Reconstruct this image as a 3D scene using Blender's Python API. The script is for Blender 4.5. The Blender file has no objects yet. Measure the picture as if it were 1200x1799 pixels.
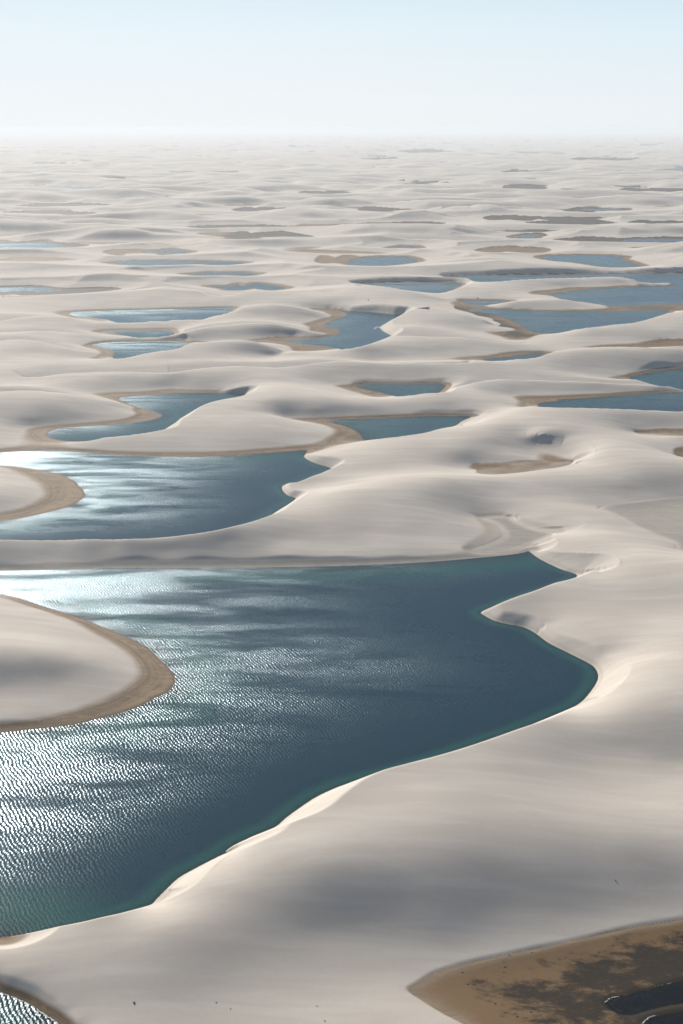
import bpy, math, random
import numpy as np

random.seed(7)
S = bpy.context.scene
C = S.collection

# ------------------------------------------------------------------ camera
H = 150.0                       # metres above the lagoons (a small plane)
F = 2600.0                      # focal length in photograph pixels (1200 wide)
PITCH = math.atan((899.5 - 226.0) / F)
cam = bpy.data.cameras.new('camera')
cam.sensor_fit = 'HORIZONTAL'
cam.sensor_width = 24.0
cam.lens = 24.0 * F / 1200.0
cam.clip_start = 1.0
cam.clip_end = 200000.0
cam_ob = bpy.data.objects.new('camera', cam)
C.objects.link(cam_ob)
cam_ob.location = (0, 0, H)
cam_ob.rotation_euler = (math.pi / 2 - PITCH, 0, 0)
S.camera = cam_ob

# ------------------------------------------------------------------ sky, sun, exposure
SUN_EL = math.radians(20.5)
SUN_AZ = math.radians(-24.0)    # ahead and to the left of the view
world = bpy.data.worlds.new('World')
S.world = world
world.use_nodes = True
wn = world.node_tree
wn.nodes.clear()
sky = wn.nodes.new('ShaderNodeTexSky')
sky.sky_type = 'NISHITA'
sky.sun_disc = False
sky.sun_elevation = SUN_EL
sky.sun_rotation = SUN_AZ
sky.altitude = 0.0
sky.air_density = 1.0
sky.dust_density = 0.6
sky.ozone_density = 2.0
SKY = 0.05
# the hazy lower sky: white at the horizon, pale blue a few degrees up, the same all round
tc = wn.nodes.new('ShaderNodeTexCoord')
sep = wn.nodes.new('ShaderNodeSeparateXYZ')
wn.links.new(tc.outputs['Generated'], sep.inputs[0])
low_sky = wn.nodes.new('ShaderNodeValToRGB')
wn.links.new(sep.outputs['Z'], low_sky.inputs[0])
els = low_sky.color_ramp.elements
k_ = 1.0
stops = [(0.0, (0.62, 0.65, 0.665)), (0.02, (0.605, 0.645, 0.665)), (0.06, (0.545, 0.63, 0.68)), (0.095, (0.45, 0.57, 0.65)), (0.15, (0.17, 0.34, 0.52)), (0.27, (0.085, 0.175, 0.29)), (0.6, (0.08, 0.125, 0.19))]
while len(els) < len(stops):
    els.new(0.5)
for e, (q_, c_) in zip(els, stops):
    e.position = q_
    e.color = (c_[0], c_[1], c_[2], 1)
gain = wn.nodes.new('ShaderNodeVectorMath')
gain.operation = 'SCALE'
gain.inputs['Scale'].default_value = 1.0 / SKY
wn.links.new(low_sky.outputs[0], gain.inputs[0])
# the sky is whiter towards the sun
dots = wn.nodes.new('ShaderNodeVectorMath')
dots.operation = 'DOT_PRODUCT'
nrmv = wn.nodes.new('ShaderNodeVectorMath')
nrmv.operation = 'NORMALIZE'
wn.links.new(tc.outputs['Generated'], nrmv.inputs[0])
wn.links.new(nrmv.outputs[0], dots.inputs[0])
dots.inputs[1].default_value = (math.sin(SUN_AZ) * math.cos(SUN_EL), math.cos(SUN_AZ) * math.cos(SUN_EL), math.sin(SUN_EL))
aur = wn.nodes.new('ShaderNodeMapRange')
aur.interpolation_type = 'SMOOTHSTEP'
aur.inputs[1].default_value = 0.74
aur.inputs[2].default_value = 1.02
aur.inputs[3].default_value = 0.0
aur.inputs[4].default_value = 0.26
wn.links.new(dots.outputs['Value'], aur.inputs[0])
glow = wn.nodes.new('ShaderNodeMix')
glow.data_type = 'RGBA'
wn.links.new(aur.outputs[0], glow.inputs[0])
glow.inputs[7].default_value = (0.8 / SKY, 0.8 / SKY, 0.8 / SKY, 1)
blend = wn.nodes.new('ShaderNodeMapRange')
blend.inputs[1].default_value = 0.08
blend.inputs[2].default_value = 0.5
blend.inputs[3].default_value = 1.0
blend.inputs[4].default_value = 0.0
wn.links.new(sep.outputs['Z'], blend.inputs[0])
mixs = wn.nodes.new('ShaderNodeMix')
mixs.data_type = 'RGBA'
wn.links.new(blend.outputs[0], mixs.inputs[0])
wn.links.new(sky.outputs[0], mixs.inputs[6])
wn.links.new(gain.outputs[0], mixs.inputs[7])
bg = wn.nodes.new('ShaderNodeBackground')
bg.inputs['Strength'].default_value = SKY
wo = wn.nodes.new('ShaderNodeOutputWorld')
wn.links.new(mixs.outputs[2], glow.inputs[6])
wn.links.new(glow.outputs[2], bg.inputs[0])
wn.links.new(bg.outputs[0], wo.inputs[0])

sun = bpy.data.lights.new('sun', 'SUN')
sun.energy = 5.0
sun.angle = math.radians(0.53)
sun.color = (1.0, 0.94, 0.855)
sun_ob = bpy.data.objects.new('sun', sun)
C.objects.link(sun_ob)
sd = np.array([math.sin(SUN_AZ) * math.cos(SUN_EL), math.cos(SUN_AZ) * math.cos(SUN_EL), math.sin(SUN_EL)])
from mathutils import Vector
sun_ob.rotation_euler = Vector((-sd[0], -sd[1], -sd[2])).to_track_quat('-Z', 'Y').to_euler()
sun_ob.location = (0, 0, 400)

S.view_settings.view_transform = 'Standard'
S.view_settings.look = 'None'
S.view_settings.gamma = 1.0
S.view_settings.use_curve_mapping = False
S.view_settings.exposure = 0.46
S.render.engine = 'CYCLES'
S.cycles.volume_bounces = 2
S.cycles.max_bounces = 8
S.cycles.transparent_max_bounces = 8
S.cycles.sample_clamp_indirect = 6.0

HAZE_DENSITY = 0.000075
HAZE_G = 0.2

# ------------------------------------------------------------------ survey of the dune field
CA, SA = math.cos(PITCH), math.sin(PITCH)


def W(px, py, z=0.0):
    """Ground-plan position (metres) of a surveyed point at height z."""
    dx = (px - 600.0) / F
    dy = (899.5 - py) / F
    gy = CA + dy * SA
    gz = -SA + dy * CA
    t = (H - z) / (-gz)
    return (dx * t, gy * t)


REPOSE = math.tan(math.radians(32.0))

# Basins.  Vertices: (px, py) gentle shore at water level, (px, py, h) brink of a
# lee face of height h whose foot is the shore, (px, py, 't') visible foot of a lee face.
T = 't'
BASINS = [
    dict(kind='lagoon', label='large main lagoon in the foreground with teal water and sparkling ripples', depth=3.2, v=[
        (-260, 1004), (-100, 1004), (0, 1003), (80, 1001), (200, 998), (300, 998), (400, 997), (500, 996), (600, 994), (700, 990), (780, 985),
        (850, 979), (900, 974), (922, 970), (928, 968, T), (950, 983, T), (985, 1000, T), (1015, 1012, T),
        (1012, 1014, 5), (980, 1022, 5.5), (940, 1037, 5.5), (900, 1050, 4.5), (870, 1062, 3), (852, 1072, 1.6),
        (849, 1080, T), (870, 1091, T), (895, 1097, T), (920, 1102, T), (940, 1112, T), (965, 1130, T), (995, 1145, T), (1025, 1160, T),
        (1042, 1170, T), (1050, 1182, T), (1050, 1195, T), (1040, 1212, T), (1025, 1230, T), (1008, 1242, T),
        (970, 1260, 6.8), (920, 1277, 7.8), (870, 1295, 8.4), (820, 1312, 8.8), (770, 1327, 9), (720, 1340, 9), (675, 1352, 9), (645, 1365, 9),
        (620, 1382, 9), (600, 1397, 9), (570, 1420, 8.8), (530, 1437, 8.6), (490, 1452, 8), (450, 1470, 7), (424, 1485, 5.8),
        (408, 1494, T), (380, 1507, T), (345, 1525, T), (315, 1542, T), (295, 1560, T), (275, 1580, T), (264, 1590, T),
        (220, 1602, 4.4), (175, 1612, 4.8), (125, 1622, 4), (75, 1631, 3), (40, 1639, 1.6), (12, 1646), (-40, 1648), (-150, 1640), (-270, 1600),
        (-270, 1300), (-120, 1290), (0, 1287), (50, 1282), (100, 1277), (135, 1272), (175, 1262), (215, 1252), (250, 1239), (275, 1225), (295, 1215), (306, 1202),
        (307, 1187), (295, 1172), (280, 1157), (265, 1142), (245, 1130), (225, 1120), (200, 1110), (165, 1095), (125, 1080), (75, 1065),
        (30, 1050), (0, 1044), (-80, 1030), (-260, 1022)]),
    dict(kind='lagoon', label='second lagoon with a brown sand spit at its left end', depth=2.6, v=[
        (-200, 800), (0, 795), (75, 791), (150, 795), (225, 800), (300, 802), (375, 802), (450, 797), (500, 794), (536, 791),
        (538, 796, T), (535, 803, T), (550, 812, T), (575, 820, T), (582, 824, T), (565, 831, 2.5), (550, 836, 2.5), (525, 846, 2),
        (498, 853, T), (496, 860, T), (505, 870, T), (520, 876, T), (512, 884, 4.5), (500, 894, 6), (475, 905, 7), (440, 917, 7), (400, 927, 7), (365, 934, 6.5),
        (320, 940, 6), (275, 944, 5.5), (225, 946, 5.5), (150, 947, 5), (0, 948, 5), (-200, 950, 5),
        (-200, 935), (-100, 926), (0, 916), (40, 910), (85, 900), (120, 890), (140, 880), (150, 870), (145, 860), (130, 845), (110, 835),
        (75, 827), (30, 820), (0, 818), (-200, 815)]),
    dict(kind='lagoon', label='crooked blue lagoon with a tan margin above the second lagoon', depth=2.2, v=[
        (432, 693, T), (405, 691, T), (380, 690), (350, 690), (300, 691), (250, 695), (210, 699), (220, 707), (250, 717), (280, 727), (285, 731), (270, 737),
        (240, 742), (200, 746), (150, 749), (110, 752), (90, 757), (83, 764), (90, 770), (115, 775), (150, 772, 1.5), (200, 767, 3),
        (250, 761, 3.6), (290, 754, 4), (312, 747, 4.5), (318, 737, 4.5), (335, 727, 5), (350, 715, 5.5), (370, 707, 6), (400, 700, 6), (425, 695, 6)]),
    dict(kind='lagoon', label='narrow blue lagoon with a tan margin right of the crooked one', depth=2.0, v=[
        (577, 741), (590, 738), (600, 737), (650, 735), (700, 733), (750, 731), (800, 731), (828, 732, T), (812, 740, T), (800, 748, T), (750, 759, 4.5),
        (700, 767, 4), (660, 772, 2.5), (641, 774), (630, 760), (610, 750), (592, 745)]),
    dict(kind='lagoon', label='small bright blue lagoon wedge in the middle of the dunes', depth=2.0, v=[
        (625, 679), (650, 675), (725, 675), (782, 676), (770, 687, 5), (740, 692, 4.5), (707, 696, 3), (690, 695), (675, 691), (650, 686)]),
    dict(kind='lagoon', label='long lagoon at the right edge behind the broad smooth dune', depth=2.2, v=[
        (945, 711), (965, 706), (980, 705), (985, 702), (1025, 700), (1075, 696), (1140, 691), (1200, 689), (1330, 684), (1450, 680),
        (1450, 727, 4.5), (1330, 726, 4.6), (1200, 722, 5), (1100, 718, 5.6), (1025, 717, 6), (960, 715, 6)]),
    dict(kind='lagoon', label='blue lagoon wedge at the right edge with a straight tan shore', depth=2.0, v=[
        (1105, 665), (1130, 657), (1160, 651), (1200, 647), (1330, 640), (1450, 638), (1450, 682, 4), (1330, 681, 4), (1200, 677, 3.5), (1150, 671, 3.5)]),
    dict(kind='lagoon', label='thin sliver of water along a brown strip in the middle distance', depth=1.0, v=[
        (850, 632), (900, 626), (945, 620), (958, 621), (925, 628, 6), (860, 634, 5)]),
    dict(kind='lagoon', label='hook shaped blue lagoon with brown banks near the centre', depth=2.4, v=[
        (575, 543), (600, 545, T), (650, 548, T), (690, 552, T), (707, 553, T), (690, 561, 5), (672, 569, 4),
        (664, 574, T), (675, 583, T), (688, 592, T), (655, 602, 6), (630, 609, 5.5), (605, 613, 4), (597, 613), (562, 607), (505, 602),
        (503, 600), (555, 594), (594, 587), (595, 580), (590, 575), (575, 574), (571, 571), (590, 561), (611, 554), (600, 547)]),
    dict(kind='lagoon', label='long blue lagoon on the left with a tan left end', depth=2.0, v=[
        (122, 550), (150, 547), (225, 545), (300, 543), (380, 541), (410, 542), (395, 549, 4), (370, 556, 2.5), (350, 560, 2.5), (275, 564, 2.5),
        (215, 566, 2), (185, 561), (135, 556)]),
    dict(kind='lagoon', label='small pale lagoon sliver on the left between two low dunes', depth=1.2, v=[
        (175, 583), (205, 581), (250, 581), (300, 581), (300, 586, 3), (245, 592, 1.5), (220, 590), (200, 586)]),
    dict(kind='lagoon', label='pale blue lagoon on the left with a round brown left bank', depth=1.6, v=[
        (160, 607), (185, 602), (250, 600), (330, 602), (300, 612, 5.5), (250, 622, 5), (215, 629, 4), (198, 627), (200, 618), (185, 612)]),
    dict(kind='lagoon', label='wide blue lagoon on the right with a dark muddy left end', depth=1.8, v=[
        (822, 544), (870, 543), (943, 546), (1017, 547), (1079, 547), (1127, 545), (1175, 546), (1155, 562, T), (1108, 568, 5), (1072, 571, 5), (1031, 576, 5),
        (1018, 580, T), (1009, 584), (980, 586), (943, 585), (930, 580), (921, 577), (907, 567), (881, 557), (852, 550)]),
    dict(kind='lagoon', label='large blue lagoon on the right wrapped around a long low dune', depth=2.0, v=[
        (786, 486), (870, 484), (1017, 482), (1090, 481), (1200, 481), (1330, 481), (1450, 482), (1450, 534), (1330, 534), (1163, 535), (1127, 536), (1079, 538), (1024, 532),
        (998, 528), (980, 522), (960, 517), (974, 515), (995, 513), (1035, 508), (1090, 505), (1127, 503), (1175, 503), (1185, 501), (1182, 498), (1160, 498),
        (1127, 492, 4), (1083, 485, 5), (1035, 487, 5), (980, 489, 5), (907, 492, 5), (855, 495, 4), (825, 493), (795, 489)]),
    dict(kind='lagoon', label='blue lagoon left of the long low dune in the distance', depth=1.5, v=[
        (630, 500), (700, 497), (797, 497), (812, 500), (790, 509, 3), (772, 516), (715, 511), (670, 505)]),
    dict(kind='lagoon', label='short blue pool between two low dunes on the right', depth=1.0, v=[
        (810, 528), (840, 528), (895, 529), (900, 531), (880, 534), (845, 537), (825, 535)]),
    dict(kind='lagoon', label='sparkling lagoon in the bottom left corner', depth=1.5, capg=0.45, v=[
        (-80, 1725), (-20, 1735), (0, 1743), (25, 1752), (50, 1763), (75, 1779), (100, 1796), (125, 1820), (150, 1860), (150, 1990), (-120, 1990), (-200, 1850), (-160, 1760)]),
    dict(kind='flat', label='', base=0.80, mud=1.0, v=[
        (1450, 1560), (1330, 1586), (1200, 1614), (1095, 1632), (990, 1656), (908, 1673), (845, 1686), (795, 1699), (760, 1711), (732, 1728), (717, 1740), (740, 1757), (780, 1782),
        (815, 1800), (880, 1845), (1000, 1920), (1200, 1980), (1450, 1980)]),
    dict(kind='lagoon', label='dark rippled pool on the muddy flat in the bottom right corner', depth=0.5, nofloor=True, v=[
        (1062, 1762), (1070, 1754), (1085, 1750), (1105, 1746), (1120, 1740), (1140, 1738), (1165, 1730), (1200, 1722), (1300, 1700), (1400, 1690), (1400, 1752), (1300, 1757), (1200, 1764), (1150, 1773), (1110, 1784), (1085, 1782), (1068, 1772)]),
    dict(kind='lagoon', label='dark pool cut by the bottom edge under the other muddy pool', depth=0.5, nofloor=True, v=[
        (1124, 1830), (1128, 1800), (1140, 1788), (1165, 1782), (1200, 1776), (1300, 1768), (1400, 1765), (1400, 1850), (1250, 1880), (1150, 1870)]),
    # dry flats between the dunes
    dict(kind='flat', label='damp grey flat between the long bank and the little sharp crested dune', base=0.15, capg=0.11, grey=1.0, v=[
        (850, 910), (868, 918), (880, 930), (882, 942), (865, 953), (830, 966), (850, 973), (900, 968), (922, 962), (940, 953, 2), (958, 945, 2.5),
        (972, 938, T), (940, 930, T), (910, 918, T), (898, 908, T), (880, 907)]),
    dict(kind='flat', label='dry brown pond bed below the shaded hollow', base=0.7, mud=0.45, v=[
        (830, 817), (850, 815), (895, 813), (950, 809), (985, 807), (1008, 810, T), (1005, 815, 3), (980, 821, 3.5), (920, 829, 3.5), (860, 833, 3), (838, 826)]),
    dict(kind='flat', label='wide dry grey flat at the right edge', base=0.95, grey=0.7, v=[
        (1052, 891), (1117, 880), (1200, 872), (1330, 866), (1450, 862), (1450, 1000), (1330, 990), (1195, 967), (1187, 955), (1158, 943), (1117, 926), (1075, 903)]),
    dict(kind='flat', label='thin brown dry bed at the right edge behind the wide dune', base=0.5, mud=0.3, v=[
        (1117, 760), (1158, 755), (1200, 755), (1330, 752), (1450, 752), (1450, 774, 2), (1330, 772, 2), (1200, 766, 2)]),
    dict(kind='flat', label='small tan patch at the right edge of the wide dune', base=0.5, mud=0.1, v=[
        (1187, 794), (1200, 787), (1330, 785), (1450, 785), (1450, 815), (1330, 812), (1200, 804)]),
    dict(kind='flat', label='', base=0.5, mud=0.7, v=[
        (1064, 613), (1138, 607), (1152, 598), (1200, 596), (1330, 595), (1450, 595), (1450, 609), (1200, 609), (1127, 611)]),
]


def sliver(x0, x1, y0, y1, water, mud=0.0, skew=0.0, label=''):
    """A far pond or dry flat seen as a thin sliver."""
    m = (x0 + x1) / 2
    w = x1 - x0
    h = y1 - y0
    rnd = random.Random(int(x0 * 7 + y0 * 13))
    v = []
    up = sorted(rnd.uniform(0.08, 0.92) for _ in range(5))
    dn = sorted((rnd.uniform(0.08, 0.92) for _ in range(5)), reverse=True)
    v.append((x0, y0 + h * rnd.uniform(.4, .8)))
    v += [(x0 + w * q, y0 + h * (rnd.uniform(0, .38) + skew * q * .4)) for q in up]
    v.append((x1, y0 + h * rnd.uniform(.3, .7)))
    v += [(x0 + w * q, y1 - h * rnd.uniform(0, .35)) for q in dn]
    return dict(kind='lagoon' if water else 'flat', label=label, base=0.3, depth=0.8, mud=mud * 1.8, far=True, v=v)


FAR = [
    dict(kind='lagoon', label='blue pond on the right behind a steep little dune', depth=1.0, far=True, v=[(949, 453), (965, 449), (1053, 448), (1097, 451), (1092, 456), (1127, 467), (1090, 470), (1061, 469), (1017, 462), (980, 459)]),
    dict(kind='lagoon', label='blue oval pond above the centre with a brown left end', depth=1.0, far=True, v=[(608, 461), (625, 455), (660, 451), (715, 451), (735, 459), (705, 464), (675, 467), (620, 466)]),
    sliver(190, 434, 457, 467, 1, label='long thin pale pond on the left above the long blue lagoon'), sliver(325, 455, 478, 485, 1, label='short thin pond just below the long thin pale pond'), sliver(365, 505, 498, 511, 1, .6, label='flat pond at the foot of the dunes above the hook shaped lagoon'), sliver(245, 337, 439, 447, 1, label='tiny pond sliver above the long thin pale pond'),
    sliver(-140, 205, 501, 521, 0, 1.0), sliver(-100, 110, 504, 514, 1, 1.0, label='thin sheet of water on the lower dark flat at the left edge'), sliver(-140, 150, 420, 441, 0, .8), sliver(-100, 120, 426, 437, 1, .8, label='pale water on the upper dark flat at the left edge'),
    sliver(10, 165, 370, 378, 0, 1.0), sliver(38, 190, 357, 364, 0, 1.0), sliver(415, 515, 364, 372, 0, 1.0), sliver(400, 545, 406, 420, 0, .9),
    sliver(335, 505, 394, 401, 0, .7), sliver(855, 945, 378, 388, 0, 1.0), sliver(885, 955, 324, 334, 0, .8), sliver(995, 1105, 364, 373, 0, .8), sliver(1020, 1100, 366, 371, 1, .4, label='tiny far pond right of centre below the faintest dunes'),
    sliver(635, 705, 363, 372, 0, .9), sliver(620, 775, 389, 398, 0, .9), sliver(900, 948, 410, 419, 1, .3, label='tiny oval pond above the blue pond behind the steep dune'), sliver(980, 1330, 416, 428, 0, .8), sliver(1090, 1330, 419, 425, 1, .5, label='thin far pond cut by the right edge above the wrapped lagoon'),
    sliver(685, 735, 431, 438, 1, .2, label='tiny pond just above the blue oval pond'), sliver(930, 1075, 384, 396, 0, .6), sliver(0, 130, 452, 460, 0, .1), sliver(560, 640, 449, 466, 0, .4), sliver(190, 325, 436, 449, 0, .5),
    sliver(1150, 1330, 294, 304, 1, label='farthest blue pond at the right edge near the horizon'), sliver(20, 190, 325, 332, 1, .3, label='farthest pale pond on the left near the horizon'), sliver(530, 610, 335, 341, 0, .9), sliver(1090, 1220, 330, 338, 0, .6), sliver(60, 120, 285, 290, 0, .6),
    sliver(700, 760, 322, 327, 0, .7), sliver(240, 300, 346, 351, 0, .6), sliver(1110, 1200, 388, 393, 0, .5), sliver(840, 960, 432, 446, 0, .3), sliver(700, 800, 262, 270, 0, .7),
    sliver(1000, 1130, 276, 284, 0, .7), sliver(-60, 60, 302, 307, 0, .6), sliver(300, 420, 300, 304, 0, .6), sliver(640, 700, 277, 281, 0, .8), sliver(880, 950, 299, 304, 0, .8),
]

# Upper edge of the damp margins (0.9 m above the water)
WET = [
    [(-150, 1268), (0, 1272), (30, 1267), (75, 1257), (125, 1245), (165, 1231), (195, 1217), (220, 1202), (236, 1187), (236, 1170), (222, 1152), (200, 1135), (165, 1115), (125, 1092), (75, 1073), (0, 1050), (-100, 1036)],
    [(-100, 994), (0, 993), (100, 987), (200, 988), (350, 989), (500, 990), (600, 987), (700, 981), (775, 973), (825, 964)],
    [(-150, 818), (0, 821), (30, 832), (55, 845), (70, 860), (72, 870), (60, 880), (40, 889), (15, 896), (-60, 905), (-180, 915)],
    [(300, 682), (210, 687), (160, 693), (200, 704), (230, 720), (237, 727), (220, 734), (165, 740), (100, 745), (55, 750), (40, 762), (37, 775), (20, 784), (-10, 788), (-150, 793)],
    [(90, 779), (150, 788), (250, 792), (350, 792), (450, 787), (525, 781), (565, 772), (582, 762), (580, 752), (560, 745), (525, 739), (505, 735), (560, 732), (600, 730), (700, 726), (800, 726)],
    [(600, 682), (585, 676), (620, 674), (650, 672), (725, 671), (775, 672)],
    [(665, 698), (640, 694), (615, 687)],
    [(912, 716), (910, 705), (902, 695), (950, 694), (1025, 691), (1100, 687), (1200, 683), (1330, 679)],
    [(1070, 665), (1110, 656), (1150, 649), (1180, 647), (1330, 636)],
    [(655, 635), (750, 631), (850, 624), (925, 615), (948, 617)],
    [(540, 541), (562, 546), (574, 551), (562, 559), (542, 565), (529, 567), (532, 571), (542, 575), (542, 582), (517, 589), (480, 591), (430, 596)],
    [(495, 606), (510, 611), (510, 616), (495, 622), (480, 625)],
    [(88, 548), (110, 545), (150, 544), (225, 542), (300, 540), (380, 538)], [(95, 551), (130, 559), (170, 565)],
    [(140, 607), (165, 602), (190, 599), (250, 597), (330, 598)], [(155, 628), (178, 631), (145, 609)],
    [(780, 530), (800, 543), (839, 555), (866, 565), (868, 572), (853, 581), (881, 592), (888, 597), (905, 598)],
    [(925, 514), (940, 510), (1000, 504), (1100, 499), (1145, 495)], [(785, 521), (800, 526), (900, 525), (925, 514)],
    [(900, 541), (950, 543), (1020, 543), (1060, 540), (1060, 532)],
    [(640, 496), (700, 494), (780, 494)], [(780, 484), (870, 482), (1017, 479), (1200, 478)],
    [(-60, 1720), (0, 1731), (30, 1745), (60, 1760), (90, 1780), (112, 1799), (150, 1830)],
    [(0, 1648), (-30, 1654)],
]

# Lee faces seen from the front: foot and brink, each (px, py, height)
FACES = [
    ([(1008, 811, 0.8), (1000, 800, 1.4), (990, 792, 2.0), (975, 786, 2.4), (955, 782, 2.6), (938, 779, 2.8)],
     [(1015, 816, 3.2), (1035, 808, 5.0), (1047, 795, 6.0), (1041, 781, 6.0), (1020, 771, 5.8), (995, 766, 5.6), (970, 764, 6.2), (945, 761, 6.7), (922, 760, 5.6)]),
    ([(899, 910, 0.4), (912, 917, 0.3), (930, 925, 0.2), (950, 931, 0.2), (974, 938, 0.2)],
     [(897, 906, 0.7), (915, 903, 1.1), (950, 908, 1.5), (985, 912, 1.8), (1012, 916, 2.1), (1027, 921, 2.3), (1012, 930, 1.7), (985, 937, 0.7)]),
    ([(928, 968, 0), (950, 983, 0), (985, 1000, 0), (1015, 1012, 0)],
     [(927, 964, 0.8), (945, 966, 1.4), (975, 969, 2.8), (1020, 970, 4.2), (1060, 972, 5.0), (1084, 978, 5.6), (1091, 986, 6.0), (1084, 995, 5.4), (1056, 1004, 4.2)]),
    ([(1042, 1170, 0), (1050, 1182, 0), (1050, 1195, 0), (1040, 1212, 0), (1025, 1230, 0), (1008, 1242, 0)],
     [(1045, 1157, 1.4), (1075, 1159, 3.0), (1100, 1165, 4.8), (1110, 1172, 6.0), (1106, 1185, 6.4), (1090, 1202, 6.1), (1065, 1220, 5.2), (1035, 1232, 3.3), (1012, 1242, 1.8)]),
    ([(408, 1494, 0), (380, 1507, 0), (345, 1525, 0), (315, 1542, 0), (295, 1560, 0), (275, 1580, 0), (264, 1590, 0)],
     [(422, 1488, 4.6), (397, 1505, 4.6), (377, 1521, 5.0), (361, 1538, 5.2), (340, 1556, 4.8), (310, 1573, 3.6), (278, 1587, 2.0)]),
    ([(800, 748, 0), (812, 740, 0), (828, 732, 0)],
     [(804, 749, 1.6), (828, 745, 2.8), (848, 737, 3.0), (845, 731, 1.6)]),
    ([(870, 1091, 0), (895, 1097, 0), (920, 1102, 0), (945, 1113, 0)],
     [(858, 1080, 1.2), (885, 1075, 2.3), (915, 1079, 2.5), (942, 1089, 2.4), (960, 1101, 1.8)]),
]

# Crests seen as outlines, left to right; their lee sides fall away from the viewer
RIDGES = [
    [(0, 523, 3), (60, 520, 4), (125, 513, 6), (200, 509, 7), (240, 503, 7.6), (280, 498, 8), (325, 500, 8), (370, 506, 7.4), (400, 517, 4)],
    [(385, 521, 4), (425, 513, 6), (475, 501, 7.6), (525, 496, 8), (555, 493, 8), (590, 499, 6)],
    [(360, 558, 2), (400, 544, 5), (440, 536, 7), (480, 533, 7.6), (520, 538, 6.6), (550, 546, 4)],
    [(0, 567, 3), (30, 558, 4.4), (75, 554, 5), (125, 557, 4.4), (200, 566, 2.6), (250, 564, 2.6), (325, 561, 2.8), (350, 564, 2)],
    [(0, 586, 3), (50, 582, 3.6), (100, 582, 3.6), (150, 586, 2.8), (200, 590, 1.6)],
    [(245, 595, 2), (300, 586, 4), (350, 576, 5.5), (400, 570, 6.2), (440, 568, 6.6), (480, 568, 6.4), (520, 575, 4.6), (538, 582, 3)],
    [(0, 600, 5), (25, 596, 5.4), (75, 601, 4.8), (125, 613, 3.0), (150, 619, 2)],
    [(330, 603, 6.8), (365, 600, 7.2), (400, 598, 7.2), (450, 600, 6.6), (490, 611, 4.4), (506, 617, 3)],
    [(50, 667, 2), (100, 658, 3.6), (175, 653, 4.6), (250, 654, 5), (300, 655, 5.2), (325, 651, 5.8), (375, 645, 6.4), (425, 643, 6.6), (475, 646, 6), (520, 643, 6), (560, 637, 6.4), (600, 634, 6.6), (650, 636, 6.3), (720, 638, 6), (800, 638, 6), (850, 635, 6)],
    [(945, 622, 7), (1000, 614, 7.6), (1050, 610, 7.8), (1100, 609, 7.6), (1200, 611, 7.2), (1300, 612, 7)],
    [(-120, 692, 8), (0, 688, 8), (40, 685, 8), (90, 688, 7), (130, 693, 5.8), (160, 698, 4.6), (200, 706, 3)],
    [(725, 543, 7.4), (775, 546, 7), (825, 553, 5.6), (855, 563, 3.6), (872, 574, 2)],
    [(700, 592, 6), (750, 591, 6), (825, 595, 4.8), (880, 601, 3.2), (920, 606, 2)],
    [(792, 683, 3.6), (840, 671, 4.2), (885, 666, 4.6), (950, 668, 4.6), (1050, 671, 3.8), (1150, 677, 2.2), (1185, 683, 1.4)],
    [(600, 499, 6), (630, 501, 7.6), (665, 503, 7.8), (700, 508, 6.8), (740, 516, 4.4), (765, 524, 2.4)],
    [(900, 530, 4), (950, 525, 5), (990, 526, 4.4), (1025, 532, 2.4)],
]

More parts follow.
